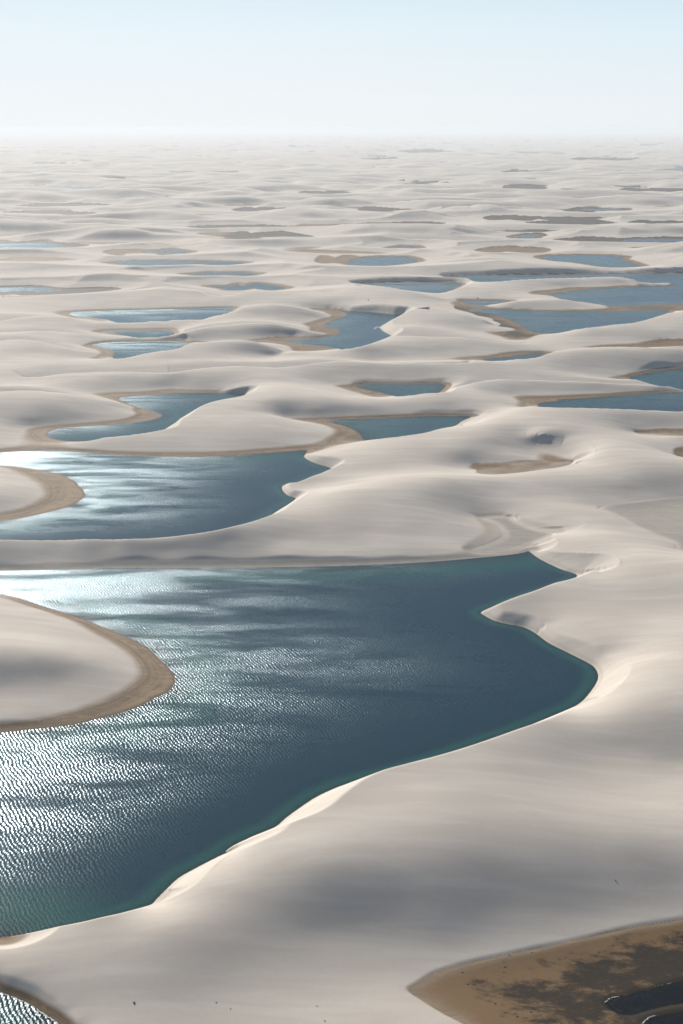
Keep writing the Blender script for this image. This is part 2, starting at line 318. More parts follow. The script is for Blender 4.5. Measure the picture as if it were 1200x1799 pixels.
# Heights of the dunes' backs and crests (px, py, metres)
BODY = [
    # crests of soft lee faces
    (475, 677, 5.2), (462, 676, 4.9), (430, 672, 3.9), (400, 669, 4.0), (375, 665, 4.3), (355, 661, 4.7),
    (736, 542, 5.6), (692, 540, 5.2), (642, 537, 5.4), (605, 532, 5.4), (575, 528, 5.4), (545, 522, 5.2),
    
    # near dune
    (1200, 1130, 7.5), (1160, 1150, 7.8), (1200, 1180, 9), (1150, 1215, 8.8), (1200, 1240, 8.4), (1100, 1240, 8), (1100, 1320, 4), (1200, 1345, 2.8), (1000, 1330, 5.4), (1050, 1285, 6.4), (900, 1360, 7.8),
    (1000, 1400, 6.2), (1100, 1400, 5), (1200, 1420, 4.6), (1200, 1480, 5), (1100, 1480, 6), (900, 1450, 8.2), (750, 1420, 9.2), (600, 1440, 9.2), (480, 1510, 7.8), (700, 1470, 9),
    (700, 1520, 7.8), (700, 1600, 4.2), (700, 1655, 2.2), (700, 1700, 1.3), (850, 1480, 8), (850, 1530, 6.2), (850, 1590, 3.9), (850, 1645, 1.7), (1000, 1470, 6.8), (1000, 1520, 5.3), (1000, 1575, 3.0), (1000, 1615, 1.6), (1000, 1643, 1.1), (850, 1674, 1.05), (770, 1697, 1.05), (705, 1735, 1.1), (718, 1775, 1.1), (770, 1808, 1.1), (1100, 1550, 3.4), (1100, 1600, 1.6),
    (1200, 1535, 3.0), (1200, 1580, 1.5), (560, 1520, 8.4), (560, 1590, 5.4), (560, 1660, 2.6), (560, 1730, 1.5), (420, 1560, 6.5), (420, 1630, 4.6), (420, 1710, 2.3), (420, 1790, 1.5), (300, 1620, 5.8), (300, 1690, 4), (300, 1760, 2.3), (220, 1650, 4.6), (220, 1720, 3.3), (220, 1790, 1.7),
    (110, 1670, 3.2), (110, 1720, 2.1), (150, 1770, 1.5), (40, 1690, 2.0), (50, 1722, 1.4), (-60, 1690, 1.6), (660, 1780, 1.4), (500, 1840, 1.2), (250, 1850, 1.4), (700, 1860, 1.05), (1330, 1540, 4), (1330, 1480, 5), (1330, 1250, 8),
    # right bank dunes
    (1130, 985, 6.8), (1140, 965, 6.4), (1200, 985, 7.2), (1300, 1000, 8), (1110, 1003, 6.2), (1150, 1045, 4.6), (1200, 1060, 4.4), (1060, 1050, 4.4), (1100, 1075, 4.2), (950, 1060, 4.2), (1000, 1090, 4), (1100, 1105, 5), (1200, 1100, 5.4), (900, 1080, 2.6), (1040, 1130, 4.8),
    (1000, 955, 4.4), (1050, 940, 4.2), (1100, 945, 3.2), (1150, 958, 3), (960, 952, 3.4), (925, 896, 1.9), (960, 891, 2.6), (1000, 889, 2.8), (1040, 899, 2.8), (1080, 918, 2.2),
    # middle bank
    (560, 870, 7), (620, 858, 7.6), (700, 848, 7.6), (780, 840, 7), (850, 836, 5.5), (920, 831, 5), (980, 824, 4.6), (1015, 815, 4.8), (1060, 812, 5.4), (700, 880, 6.5), (600, 915, 5.4), (750, 905, 4.5), (700, 940, 2.8), (820, 895, 2.4), (830, 925, 1.9),
    (800, 950, 1.5), (400, 955, 3.5), (200, 966, 2.3), (500, 952, 3.0), (300, 973, 1.6), (600, 962, 2.0), (100, 970, 2.0), (1000, 850, 4), (1100, 845, 4.4), (1200, 830, 5.5), (950, 868, 3), (1030, 872, 2.2), (1120, 868, 1.6), (880, 862, 3.4), (1300, 840, 5),
    # dunes around the second lagoon
    (600, 792, 3.6), (620, 815, 3.6), (560, 797, 2), (650, 790, 4), (560, 848, 1.6), (600, 846, 2.6), (540, 860, 1.0), (700, 800, 3.8), (760, 815, 2.6), (800, 790, 4.6), (700, 825, 3), (860, 765, 6), (900, 795, 3.4), (820, 805, 2.4),
    (1080, 790, 6.4), (1100, 775, 5.6), (1150, 787, 4.6), (940, 752, 6.8), (970, 757, 6.6), (870, 745, 7), (1000, 740, 6.4), (1100, 745, 3.8), (1060, 750, 4.6),
    (1200, 740, 2.4), (900, 720, 6), (860, 729, 6.4), (920, 778, 3.2),
    # dune between crooked lagoon and second lagoon
    (500, 725, 5.6), (450, 710, 7), (480, 698, 7), (400, 740, 5), (350, 765, 3.2), (250, 778, 2.2), (450, 765, 3.6), (540, 760, 2.4), (560, 712, 5), (600, 706, 4.8), (650, 708, 4.4), (700, 704, 4), (550, 690, 5), (640, 720, 2.2), (500, 680, 5.6), (480, 660, 5.6),
    (780, 700, 5), (850, 702, 4), (880, 712, 2.4), (750, 715, 3), (820, 720, 2.2), (1185, 681, 1.4), (950, 682, 2.2), (860, 682, 2.8), (1080, 682, 1.8),
    # long ridge across the middle
    (530, 641, 6), (568, 635, 6.6), (605, 633, 7), (655, 636, 6.4), (705, 638, 6), (780, 637, 6), (830, 636, 6), (960, 621, 7.6), (1000, 615, 8), (1040, 610, 8), (1100, 609, 7.6), (1200, 612, 7), (1330, 612, 7), (650, 655, 3), (750, 655, 3), (900, 650, 4), (1000, 645, 4), (1150, 630, 4.4),
    (1000, 655, 2.2), (550, 660, 3.4),
    (60, 662, 3), (125, 656, 5), (200, 654, 6), (300, 652, 5.6), (330, 650, 6), (380, 643, 6.6), (450, 640, 6.8), (500, 646, 5), (260, 672, 3), (180, 672, 3), (100, 668, 2.6),
    (0, 684, 8), (60, 684, 8), (120, 691, 6.4), (155, 696, 4), (60, 730, 4.4), (130, 722, 3.8), (190, 716, 3), (0, 750, 3), (-120, 690, 8), (-120, 745, 3),
    (20, 850, 3), (-60, 860, 5), (0, 870, 3.4),
    (100, 1130, 3.6), (0, 1142, 7.4), (60, 1148, 6.6), (140, 1157, 4.6), (0, 1110, 4.6), (-120, 1150, 7.5), (0, 1210, 2.6), (100, 1200, 2.4), (180, 1175, 2.6), (-150, 1220, 3), (60, 1090, 2.2), (-150, 1090, 4),
    # left middle distance
    (0, 600, 5), (30, 598, 5.5), (80, 606, 5), (125, 618, 2.6), (60, 622, 2.4), (0, 633, 3), (100, 634, 4), (200, 632, 5), (280, 618, 6), (335, 602, 7), (400, 597, 7.5), (430, 598, 7), (470, 606, 4.6), (400, 620, 4), (300, 636, 3), (200, 644, 2), (420, 628, 3),
    (330, 580, 4.6), (350, 577, 5.5), (400, 569, 6.5), (450, 571, 6.5), (500, 578, 4.6), (420, 588, 2.6), (10, 583, 3), (80, 581, 3.6), (150, 584, 2.8), (80, 592, 2), (0, 560, 4), (60, 555, 5), (110, 555, 4.6), (150, 560, 3.6), (60, 570, 2),
    (280, 565, 2.6), (330, 563, 2.6), (395, 550, 5), (430, 541, 7), (480, 535, 8), (520, 539, 6.6), (545, 546, 3), (450, 557, 3), (500, 556, 3), (0, 522, 4), (60, 518, 5), (150, 514, 6), (220, 508, 7), (270, 501, 8), (320, 499, 8.5), (370, 504, 8), (400, 512, 6),
    (415, 521, 4), (300, 525, 3.4), (150, 530, 2.6), (480, 524, 5), (450, 516, 5.6), (430, 527, 3),
    # right of the hook lagoon
    (740, 542, 7.6), (760, 546, 7), (800, 553, 5.6), (830, 562, 4), (850, 573, 1.6), (700, 575, 6), (720, 587, 6.6), (800, 590, 6), (760, 608, 4.6), (850, 598, 4), (880, 606, 2), (700, 615, 3.4), (620, 622, 2.6), (560, 615, 1.4),
    (640, 520, 6.6), (630, 504, 8), (668, 506, 8), (705, 511, 7), (730, 517, 5.4), (758, 526, 2), (700, 530, 6), (560, 497, 8), (530, 501, 7.4), (590, 510, 5), (560, 515, 5), (600, 520, 6), (540, 525, 6),
    (790, 512, 3.6), (800, 502, 5), (830, 496, 6), (900, 492, 6.5), (980, 489, 7), (1040, 485, 7), (1080, 486, 6), (850, 512, 3.6), (900, 505, 3.6), (1000, 498, 2.4),
    (855, 536, 1.4), (900, 530, 4), (950, 524, 5), (985, 526, 4.6), (1020, 531, 2.6), (950, 537, 2), (1200, 546, 8), (1180, 549, 6.4), (1100, 578, 4.6), (1050, 588, 3), (1150, 585, 4), (1330, 548, 8), (1000, 597, 2.2), (950, 594, 1.2), (940, 605, 3),

    # beyond the frame
    (-300, 1450, 3), (1330, 1150, 8), (1450, 1300, 5), (1380, 1450, 4.5), (1330, 900, 2), (1400, 820, 7), (-250, 960, 4), (-300, 1200, 5), (1450, 1080, 7), (-250, 640, 5), (-250, 560, 5), (1450, 580, 5), (1450, 650, 5), (1450, 700, 1),
]

# ------------------------------------------------------------------ small numeric helpers


def sstep(a, b, x):
    t = np.clip((x - a) / (b - a), 0, 1)
    return t * t * (3 - 2 * t)


def vnoise(x, y, seed):
    """Smooth gradient noise on a hashed lattice, about -0.7 .. 0.7."""
    xi = np.floor(x).astype(np.int64)
    yi = np.floor(y).astype(np.int64)
    xf = x - xi
    yf = y - yi
    u = xf ** 3 * (xf * (xf * 6 - 15) + 10)
    v = yf ** 3 * (yf * (yf * 6 - 15) + 10)

    def g(ix, iy, dx, dy):
        h = (ix * 374761393 + iy * 668265263 + seed * 1442695041) & 0xFFFFFFFF
        h = ((h ^ (h >> 13)) * 1274126177) & 0xFFFFFFFF
        a = ((h ^ (h >> 16)) & 0xFFFF) * (2 * math.pi / 65536.0)
        return np.cos(a) * dx + np.sin(a) * dy
    n00 = g(xi, yi, xf, yf)
    n10 = g(xi + 1, yi, xf - 1, yf)
    n01 = g(xi, yi + 1, xf, yf - 1)
    n11 = g(xi + 1, yi + 1, xf - 1, yf - 1)
    a = n00 + (n10 - n00) * u
    b = n01 + (n11 - n01) * u
    return a + (b - a) * v


def smooth_loop(P, kinds, hs, n=4):
    """Closed Catmull-Rom through the surveyed shore points (corners kept where the kind changes)."""
    out, kk, hh = [], [], []
    N = len(P)
    for i in range(N):
        p0, p1, p2, p3 = P[i - 1], P[i], P[(i + 1) % N], P[(i + 2) % N]
        corner = np.linalg.norm(p2 - p1) > 120
        for j in range(1 if corner else n):
            t = j / n
            m1 = (p2 - p0) * .5
            m2 = (p3 - p1) * .5
            L = np.linalg.norm(p2 - p1) + 1e-6
            m1 = m1 * min(1, L / (np.linalg.norm(m1) + 1e-6))
            m2 = m2 * min(1, L / (np.linalg.norm(m2) + 1e-6))
            t2, t3 = t * t, t ** 3
            out.append((2 * t3 - 3 * t2 + 1) * p1 + (t3 - 2 * t2 + t) * m1 + (-2 * t3 + 3 * t2) * p2 + (t3 - t2) * m2)
            kk.append(kinds[i])
            hh.append(hs[i] * (1 - t) + hs[(i + 1) % N] * t)
    return np.array(out), kk, hh


# ------------------------------------------------------------------ basins in plan
RELIEF = 1.15


def relief(py, h):
    return h * (1 + (RELIEF - 1) * min(1.0, max(0.0, (875 - py) / 40.0))) if h > 1.2 else h


for b in BASINS:
    b['v'] = [p if len(p) == 2 or p[2] == T else (p[0], p[1], relief(p[1], p[2])) for p in b['v']]
BODY = [(px, py, relief(py, h)) for (px, py, h) in BODY]
ALL = BASINS + FAR
tps_pts = []                     # (x, y, z)
for b in ALL:
    base = b.get('base', 0.0) if b['kind'] != 'lagoon' else 0.0
    V = b['v']
    crest = [np.array(W(p[0], p[1], p[2] if len(p) > 2 and p[2] != T else base)) for p in V]
    area = sum(crest[i - 1][0] * crest[i][1] - crest[i][0] * crest[i - 1][1] for i in range(len(V)))
    sgn = 1.0 if area > 0 else -1.0
    P, K = [], []
    for i, p in enumerate(V):
        kind = 'g' if len(p) == 2 else ('t' if p[2] == T else 's')
        q = crest[i].copy()
        if kind == 's':
            j0, j1 = i - 1, (i + 1) % len(V)
            iss = lambda w_: len(w_) > 2 and w_[2] != T
            d = (crest[j1] if iss(V[j1]) else crest[i]) - (crest[j0] if iss(V[j0]) else crest[i])
            if not iss(V[j1]) and not iss(V[j0]):
                d = crest[j1] - crest[j0]
            nrm = np.array([-d[1], d[0]]) * sgn
            nrm /= np.linalg.norm(nrm) + 1e-9
            q = q + nrm * (max(p[2] - base, 0) / REPOSE)
            tps_pts.append((crest[i][0], crest[i][1], p[2]))
            c2 = crest[i] + nrm * 0.45 * max(p[2] - base, 0) / REPOSE
            tps_pts.append((c2[0], c2[1], p[2] + 0.1))
        elif kind == 'g' and not b.get('far') and b['kind'] != 'cap':
            tps_pts.append((q[0], q[1], base if b['kind'] == 'lagoon' else base + 0.1))
        P.append(q)
        K.append(kind)
    nsub = 2 if b.get('far') else 4
    b['P'], b['K'], _ = smooth_loop(P, K, [0] * len(P), nsub)
    b['base_z'] = base
    b['rmin'] = min(np.hypot(*q) for q in P)


def dist_to_loop(x, y, P):
    d2 = np.full(x.shape, 1e18)
    for i in range(len(P)):
        ax, ay = P[i - 1]
        bx, by = P[i]
        ex, ey = bx - ax, by - ay
        t = np.clip(((x - ax) * ex + (y - ay) * ey) / (ex * ex + ey * ey + 1e-9), 0, 1)
        d2 = np.minimum(d2, (x - ax - t * ex) ** 2 + (y - ay - t * ey) ** 2)
    return np.sqrt(d2)


carves = []
ridge_brinks = [('ridge', 1.3, 1, [(a_, b_, relief(b_, c_)) for a_, b_, c_ in line]) for line in RIDGES]
for bi, ztoe, side, pts in ridge_brinks:
    cr = np.array([W(*p) + (p[2],) for p in pts])
    for c in cr:
        tps_pts.append(tuple(c))
    slope = np.full(len(cr), 0.52)
    if isinstance(bi, int):
        d = dist_to_loop(cr[:, 0], cr[:, 1], BASINS[bi]['P'])
        slope = np.clip((cr[:, 2] - BASINS[bi]['base_z']) / np.maximum(d, 1.0), 0.25, REPOSE)
    # finer curve through the crest points
    tt = np.linspace(0, len(cr) - 1, (len(cr) - 1) * 6 + 1)
    fine = []
    for t_ in tt:
        i = min(int(t_), len(cr) - 2)
        f = t_ - i
        p0, p1, p2, p3 = cr[max(i - 1, 0)], cr[i], cr[i + 1], cr[min(i + 2, len(cr) - 1)]
        fine.append(p1 + .5 * f * (p2 - p0 + f * (2 * p0 - 5 * p1 + 4 * p2 - p3 + f * (3 * (p1 - p2) + p3 - p0))))
    fine = np.array(fine)
    bonus = (6.0 if bi == 'ridge' else 0.0) * np.maximum(0, 1 - np.minimum(tt, tt[::-1])) ** 2
    carves.append((fine[:, :2], fine[:, 2] + bonus, np.interp(tt, np.arange(len(cr)), slope), side, ztoe))

def open_curve(pts, n=5):
    cr = np.array([W(*p) + (p[2],) for p in pts])
    out = []
    for i in range(len(cr) - 1):
        p0, p1, p2, p3 = cr[max(i - 1, 0)], cr[i], cr[i + 1], cr[min(i + 2, len(cr) - 1)]
        for f in np.arange(n) / n:
            out.append(p1 + .5 * f * (p2 - p0 + f * (2 * p0 - 5 * p1 + 4 * p2 - p3 + f * (3 * (p1 - p2) + p3 - p0))))
    out.append(cr[-1])
    return np.array(out)


faces = []
for toe, crest in FACES:
    tcv, ccv = open_curve(toe), open_curve(crest)
    if np.hypot(*(tcv[0] - ccv[0])[:2]) > np.hypot(*(tcv[0] - ccv[-1])[:2]):
        ccv = ccv[::-1]
    faces.append((tcv, ccv))
    for c in ccv[::3]:
        tps_pts.append(tuple(c))
    if toe[1][2] > 0:
        for c in tcv[::3]:
            tps_pts.append(tuple(c))

for line in WET:
    for (px, py) in line:
        x, y = W(px, py, 0.9)
        tps_pts.append((x, y, 0.9))
n_hard = len(tps_pts)
for (px, py, h) in BODY:
    x, y = W(px, py, h)
    tps_pts.append((x, y, h))
tp = np.array(tps_pts)

# ------------------------------------------------------------------ the terrain lattice (polar: even detail near and far)
half = 0.262
inner = np.linspace(-half, half, 770)
outer = half + (np.linspace(0, 1, 61)[1:] ** 1.7) * 0.42
TH = np.concatenate([-outer[::-1], inner, outer])
py_rows = np.concatenate([np.linspace(2600, 1830, 40)[:-1], np.linspace(1830, 1000, 430)[:-1], np.linspace(1000, 520, 480)[:-1], np.linspace(520, 300, 290)[:-1], 226 + 74 * np.linspace(1, 0, 125)])
dep = PITCH + np.arctan((py_rows - 899.5) / F)
dep = np.maximum(dep, math.atan(H / 52000.0))
R = H / np.tan(dep)
R = np.unique(np.round(R, 3))
R = np.concatenate([[25, 60, 95], R[R > 110]])
nr, nc = len(R), len(TH)
RR, TT = np.meshgrid(R, TH, indexing='ij')
X = RR * np.sin(TT)
Y = RR * np.cos(TT)
print('lattice', nr, nc, nr * nc)

# thin-plate surface through the survey, solved in (bearing, log range)
pu = np.arctan2(tp[:, 0], tp[:, 1])
pv = np.log(np.hypot(tp[:, 0], tp[:, 1]))
keep = []
seen = {}
for i in range(len(tp)):
    k = (round(pu[i] * 900), round(pv[i] * 900))
    if k not in seen:
        seen[k] = 1
        keep.append(i)
pu, pv, pz = pu[keep], pv[keep], tp[keep, 2]
n = len(pu)


def kern(r2):
    return r2 * np.log(r2 + 1e-12)


A = np.zeros((n + 3, n + 3))
A[:n, :n] = kern((pu[:, None] - pu) ** 2 + (pv[:, None] - pv) ** 2)
A[:n, :n] += np.diag(np.where(np.array(keep) < n_hard, 6e-5, np.where(np.exp(pv) < 380, 4e-3, 1.6e-3)))
A[:n, n:] = np.stack([np.ones(n), pu, pv], 1)
A[n:, :n] = A[:n, n:].T
sol = np.linalg.solve(A, np.concatenate([pz, np.zeros(3)]))
STEP = 3
ri = np.arange(0, nr + STEP, STEP)
ci = np.arange(0, nc + STEP, STEP)
vv = np.interp(ri, np.arange(nr), np.log(R))
uu = np.interp(ci, np.arange(nc), TH)
Z0 = np.zeros((len(ri), len(ci)))
w32 = sol[:n]
for a in range(len(ri)):
    if vv[a] > math.log(2600):
        continue
    r2 = (uu[:, None] - pu) ** 2 + (vv[a] - pv) ** 2
    Z0[a] = (r2 * np.log(r2 + 1e-12)) @ w32 + sol[n] + sol[n + 1] * uu + sol[n + 2] * vv[a]


def cubic_up(Z, nout, axis):
    Z = np.moveaxis(Z, axis, 0)
    pos = np.arange(nout) / STEP
    i = np.minimum(pos.astype(int), len(Z) - 2)
    t = (pos - i).reshape(-1, *([1] * (Z.ndim - 1)))
    p0, p1, p2, p3 = Z[np.maximum(i - 1, 0)], Z[i], Z[i + 1], Z[np.minimum(i + 2, len(Z) - 1)]
    o = p1 + .5 * t * (p2 - p0 + t * (2 * p0 - 5 * p1 + 4 * p2 - p3 + t * (3 * (p1 - p2) + p3 - p0)))
    return np.moveaxis(o, 0, axis)


Z1 = cubic_up(cubic_up(Z0, nr, 0), nc, 1)

# the dune field beyond the survey
wx = X + 60 * vnoise(X / 400, Y / 400, 5)
wy = Y + 60 * vnoise(X / 400, Y / 400, 6)
big = vnoise(X / 1500, Y / 1500, 17)


def dune_noise(ax, ay):
    v = vnoise(ax / 205 + 0.25 * ay / 170, ay / 105, 11) + 0.30 * vnoise(ax / 105, ay / 70, 12)
    return sstep(-0.42, 0.66, v + 0.2 * big)


bump = dune_noise(wx, wy)
for _ in range(2):
    bump = dune_noise(wx + 26 * bump, wy - 38 * bump)
ZP = 0.3 + 17.0 * bump
ZP += 0.35 * vnoise(X / 30, Y / 40, 21) * sstep(1, 4, ZP)
Wt = (1 - sstep(1250, 1950, RR)) * (1 - sstep(0.275, 0.42, np.abs(TT)))
Z1 = np.where(RR < 2500, Z1, 0)
Z1 = np.clip(Z1, -6, 14)
Z = Z1 * Wt + ZP * (1 - Wt)
# soft ground level instead of a hard clip
Z = 0.02 + 0.12 * np.logaddexp(0, Z / 0.12)
# slow swells and wind relief on the backs of the dunes
back = sstep(1.2, 4.0, Z)
fade = np.clip(700.0 / RR, 0, 1)
Z += back * (0.22 * vnoise(X / 16 + Y / 40, Y / 34 - X / 60, 31) * 1.4 + 0.5 * vnoise(X / 46, Y / 52, 32))

# sharp brinks: the lee side falls away at the angle of repose
for cp, ch, cs, side, ztoe in carves:
    rr_ = np.hypot(cp[:, 0], cp[:, 1])
    th = np.arctan2(cp[:, 0], cp[:, 1])
    long_lee = ztoe == 1.3
    grow = 0.75 * H / rr_.mean() if long_lee else 0.4
    reach = 95.0 if long_lee else 36.0
    r0, r1 = np.searchsorted(R, [rr_.min() - reach - 3, rr_.max() + reach + 3])
    c0, c1 = np.searchsorted(TH, [th.min() - reach / rr_.min(), th.max() + reach / rr_.min()])
    sl = (slice(r0, r1), slice(c0, c1))
    x, y = X[sl], Y[sl]
    best = np.full(x.shape, 1e9)
    lim = np.full(x.shape, 1e9)
    for i in range(len(cp) - 1):
        ax, ay = cp[i]
        ex, ey = cp[i + 1] - cp[i]
        tr = ((x - ax) * ex + (y - ay) * ey) / (ex * ex + ey * ey + 1e-9)
        t = np.clip(tr, 0, 1)
        fx, fy = x - ax - t * ex, y - ay - t * ey
        d = np.hypot(fx, fy)
        left = (ex * (y - ay) - ey * (x - ax)) * side > 0
        if i == 0:
            left &= tr > 0
        if i == len(cp) - 2:
            left &= tr < 1
        hc = ch[i] + t * (ch[i + 1] - ch[i])
        sc = cs[i] + t * (cs[i + 1] - cs[i])
        cl = d < best
        best = np.where(cl, d, best)
        lim = np.where(cl, np.where(left & (d < reach), np.maximum(hc - sc * d, ztoe) + grow * np.maximum(d - np.maximum(11, (hc - ztoe) / sc + 3), 0), 1e9), lim)
    if long_lee:
        k_ = np.minimum(1.3, 0.02 + 0.05 * best)
        lim = np.minimum(lim, 1e3)
        hh = np.clip(0.5 + 0.5 * (Z[sl] - lim) / k_, 0, 1)
        Z[sl] = lim * hh + Z[sl] * (1 - hh) - k_ * hh * (1 - hh)
    else:
        Z[sl] = np.minimum(Z[sl], lim)

# lee faces: straight from the brink down to the foot


def along(x, y, cv):
    best = np.full(x.shape, 1e18)
    zz = np.zeros(x.shape)
    for a_, b_ in zip(cv[:-1], cv[1:]):
        e = b_ - a_
        t_ = np.clip(((x - a_[0]) * e[0] + (y - a_[1]) * e[1]) / (e[0] ** 2 + e[1] ** 2 + 1e-9), 0, 1)
        d2 = (x - a_[0] - t_ * e[0]) ** 2 + (y - a_[1] - t_ * e[1]) ** 2
        c_ = d2 < best
        best = np.where(c_, d2, best)
        zz = np.where(c_, a_[2] + t_ * e[2], zz)
    return np.sqrt(best), zz


for tcv, ccv in faces:
    poly = np.concatenate([tcv, ccv[::-1]])
    rr_ = np.hypot(poly[:, 0], poly[:, 1])
    th = np.arctan2(poly[:, 0], poly[:, 1])
    r0, r1 = np.searchsorted(R, [rr_.min() - 2, rr_.max() + 2])
    c0, c1 = np.searchsorted(TH, [th.min() - 2 / rr_.min(), th.max() + 2 / rr_.min()])
    sl = (slice(r0, r1), slice(c0, c1))
    x, y = X[sl], Y[sl]
    ins = np.zeros(x.shape, bool)
    for i in range(len(poly)):
        ax, ay = poly[i - 1][:2]
        bx, by = poly[i][:2]
        if ay != by:
            ins ^= ((ay > y) != (by > y)) & (x < (bx - ax) * (y - ay) / (by - ay) + ax)
    d0, z0_ = along(x, y, tcv)
    d1, z1_ = along(x, y, ccv)
    f = d0 / (d0 + d1 + 1e-6)
    Z[sl] = np.where(ins, z0_ + (z1_ - z0_) * f, Z[sl])

bid = np.full(Z.shape, -1, np.int32)
mud = np.zeros(Z.shape)
mud_in = np.zeros(Z.shape)
flat_in = np.zeros(Z.shape)
FLAT_IDS = {}
flat_d = np.full(Z.shape, 50.0)
grey = np.zeros(Z.shape)
grey_near = np.zeros(Z.shape)
lee_w = np.zeros(Z.shape)
steep = np.zeros(Z.shape)
depth = np.zeros(Z.shape)
for k, b in enumerate(ALL):
    P, K = b['P'], b['K']
    far = b.get('far', False)
    margin = 320.0 if far else 45.0
    rmin, rmax = np.hypot(P[:, 0], P[:, 1]).min(), np.hypot(P[:, 0], P[:, 1]).max()
    th = np.arctan2(P[:, 0], P[:, 1])
    r0, r1 = np.searchsorted(R, [rmin * .985 - margin, rmax + margin])
    c0, c1 = np.searchsorted(TH, [th.min() - margin / rmin, th.max() + margin / rmin])
    sl = (slice(r0, r1), slice(c0, c1))
    x, y = X[sl], Y[sl]
    d2g = np.full(x.shape, 1e12)
    d2s = np.full(x.shape, 1e12)
    nry = np.zeros(x.shape)
    ins = np.zeros(x.shape, bool)
    for i in range(len(P)):
        ax, ay = P[i - 1]
        bx, by = P[i]
        ex, ey = bx - ax, by - ay
        t = np.clip(((x - ax) * ex + (y - ay) * ey) / (ex * ex + ey * ey + 1e-9), 0, 1)
        fx, fy = x - ax - t * ex, y - ay - t * ey
        d2 = fx * fx + fy * fy
        kind = K[i - 1]
        if far:
            cl = d2 < np.minimum(d2g, d2s)
            nry = np.where(cl, fy, nry)
        if kind == 'g':
            np.minimum(d2g, d2, out=d2g)
        else:
            np.minimum(d2s, d2, out=d2s)
        if ay != by:
            ins ^= ((ay > y) != (by > y)) & (x < ex * (y - ay) / (by - ay) + ax)
    dg, ds = np.sqrt(d2g), np.sqrt(d2s)
    d = np.minimum(dg, ds)
    z = Z[sl]
    base = b['base_z']
    if far:
        tan_v = H / rmin
        s = tan_v * .95 + (max(0.10, tan_v) - tan_v * .95) * sstep(-0.5, 0.6, nry / (d + 1e-6))
        fr = 1 - sstep(-0.6, 0.2, nry / (d + 1e-6))
        cap = base + s * d + 0.13 * np.maximum(d - 35.0 - 110.0 * fr, 0)
        fl = np.minimum(0.02 * d, 0.05)
    else:
        cap = base + np.minimum(REPOSE * ds, b.get('capg', 0.09 if b['kind'] == 'lagoon' else 0.35) * dg + 0.022 * dg * dg)
        fl = np.minimum(0.05 * d, 0.05)
    # a slightly rounded brink
    q = 0.10 + 0.03 * np.clip(z, 0, 8)
    h_ = np.clip(0.5 + 0.5 * (z - cap) / q, 0, 1)
    zo = cap * h_ + z * (1 - h_) - q * h_ * (1 - h_)
    if b['kind'] != 'cap' and not b.get('nofloor'):
        zo = np.where(bid[sl] >= 0, z, np.maximum(zo, fl))
    if b.get('nofloor'):
        zo = np.minimum(z, 0.03 + 0.07 * d + (d / 5.0) ** 2)
        zo = np.where(bid[sl] >= 0, z, np.maximum(zo, 0.004))
    if b['kind'] == 'lagoon':
        dm = b['depth']
        zi = -np.minimum(np.minimum(0.07 * dg, 0.34 * ds), dm * (1 - np.exp(-np.minimum(dg * .045, ds * .16))))
        zi = np.minimum(zi, -0.004)
        if not far and not b.get('nofloor'):
            # low underwater bars off the gentle shores
            bar = 0.35 * vnoise(x / 9, y / 22, 41 + k) * np.exp(-dg / 14) * sstep(0, 5, dg)
            zi = np.minimum(zi + np.maximum(bar, 0) * 1.3, -0.012)
    else:
        ins = ins & (bid[sl] < 0)
        zi = np.minimum(z, base) if b['kind'] == 'cap' else np.minimum(z, base + 0.10 * vnoise(x / 11, y / 13, 41 + k))
        zi = np.maximum(zi, 0.06)
    Z[sl] = np.where(ins, zi, zo)
    if b['kind'] == 'lagoon':
        bid[sl] = np.where(ins, k, bid[sl])
    elif b['kind'] == 'flat':
        e = np.where(ins, 1.0, np.exp(-np.minimum(d / (6 if not far else 25), 20)))
        mud[sl] = np.maximum(mud[sl], b.get('mud', 0) * e)
        if b['label'] and not far:
            FLAT_IDS[len(FLAT_IDS) + 1] = b
            flat_in[sl] = np.where(ins, len(FLAT_IDS), flat_in[sl])
        flat_d[sl] = np.where(ins, d, flat_d[sl])
        e2 = np.where(ins, sstep(0, 4, d), 0)
        mud_in[sl] = np.where(ins, np.maximum(mud_in[sl], b.get('mud', 0)), mud_in[sl])
        grey_near[sl] = np.maximum(grey_near[sl], min(b.get('grey', 0) * 2, 1) * np.where(ins, 1.0, np.exp(-d / 9)))
        grey[sl] = np.maximum(grey[sl], b.get('grey', 0) * e2)
    if far and b['kind'] == 'lagoon':
        lee_w[sl] = np.where(ins, 0.45, lee_w[sl])
    if not far and b['kind'] == 'lagoon':
        lee_w[sl] = np.where(ins, np.exp(-ds / b.get('lee', 27.0)), lee_w[sl])
    if not far:
        steep[sl] = np.maximum(steep[sl], np.exp(-ds / 6.0) * sstep(0, 6, dg - ds * .5))
# dark algae crusts on the mud beside the wide right-hand lagoon
for (px, py, rad) in [(890, 576, 16), (905, 588, 14), (870, 566, 14), (840, 553, 22), (800, 545, 22), (925, 590, 10)]:
    x, y = W(px, py, .3)
    mud = np.maximum(mud, 1.7 * np.exp(-((X - x) ** 2 + ((Y - y) * .6) ** 2) / rad ** 2))
far_mud = sstep(0.05, 0.35, vnoise(X / 900 + 7, Y / 700, 77)) * sstep(1500, 2300, RR)
mud = np.maximum(mud, 1.5 * far_mud)
wet = 1 - sstep(0.62, 1.04, Z + 0.05 * vnoise(X / 3, Y / 4, 51) + 0.08 * vnoise(X / 14, Y / 14, 52))
wet *= 1 - 0.92 * np.clip(steep, 0, 1)
px_, py_ = W(1175, 1735)
near_mud = (RR < 420) & (mud_in > 0)
mud_d = np.hypot(X - px_, (Y - py_) * 1.3)
mud_rim = np.exp(-flat_d / 3.5)
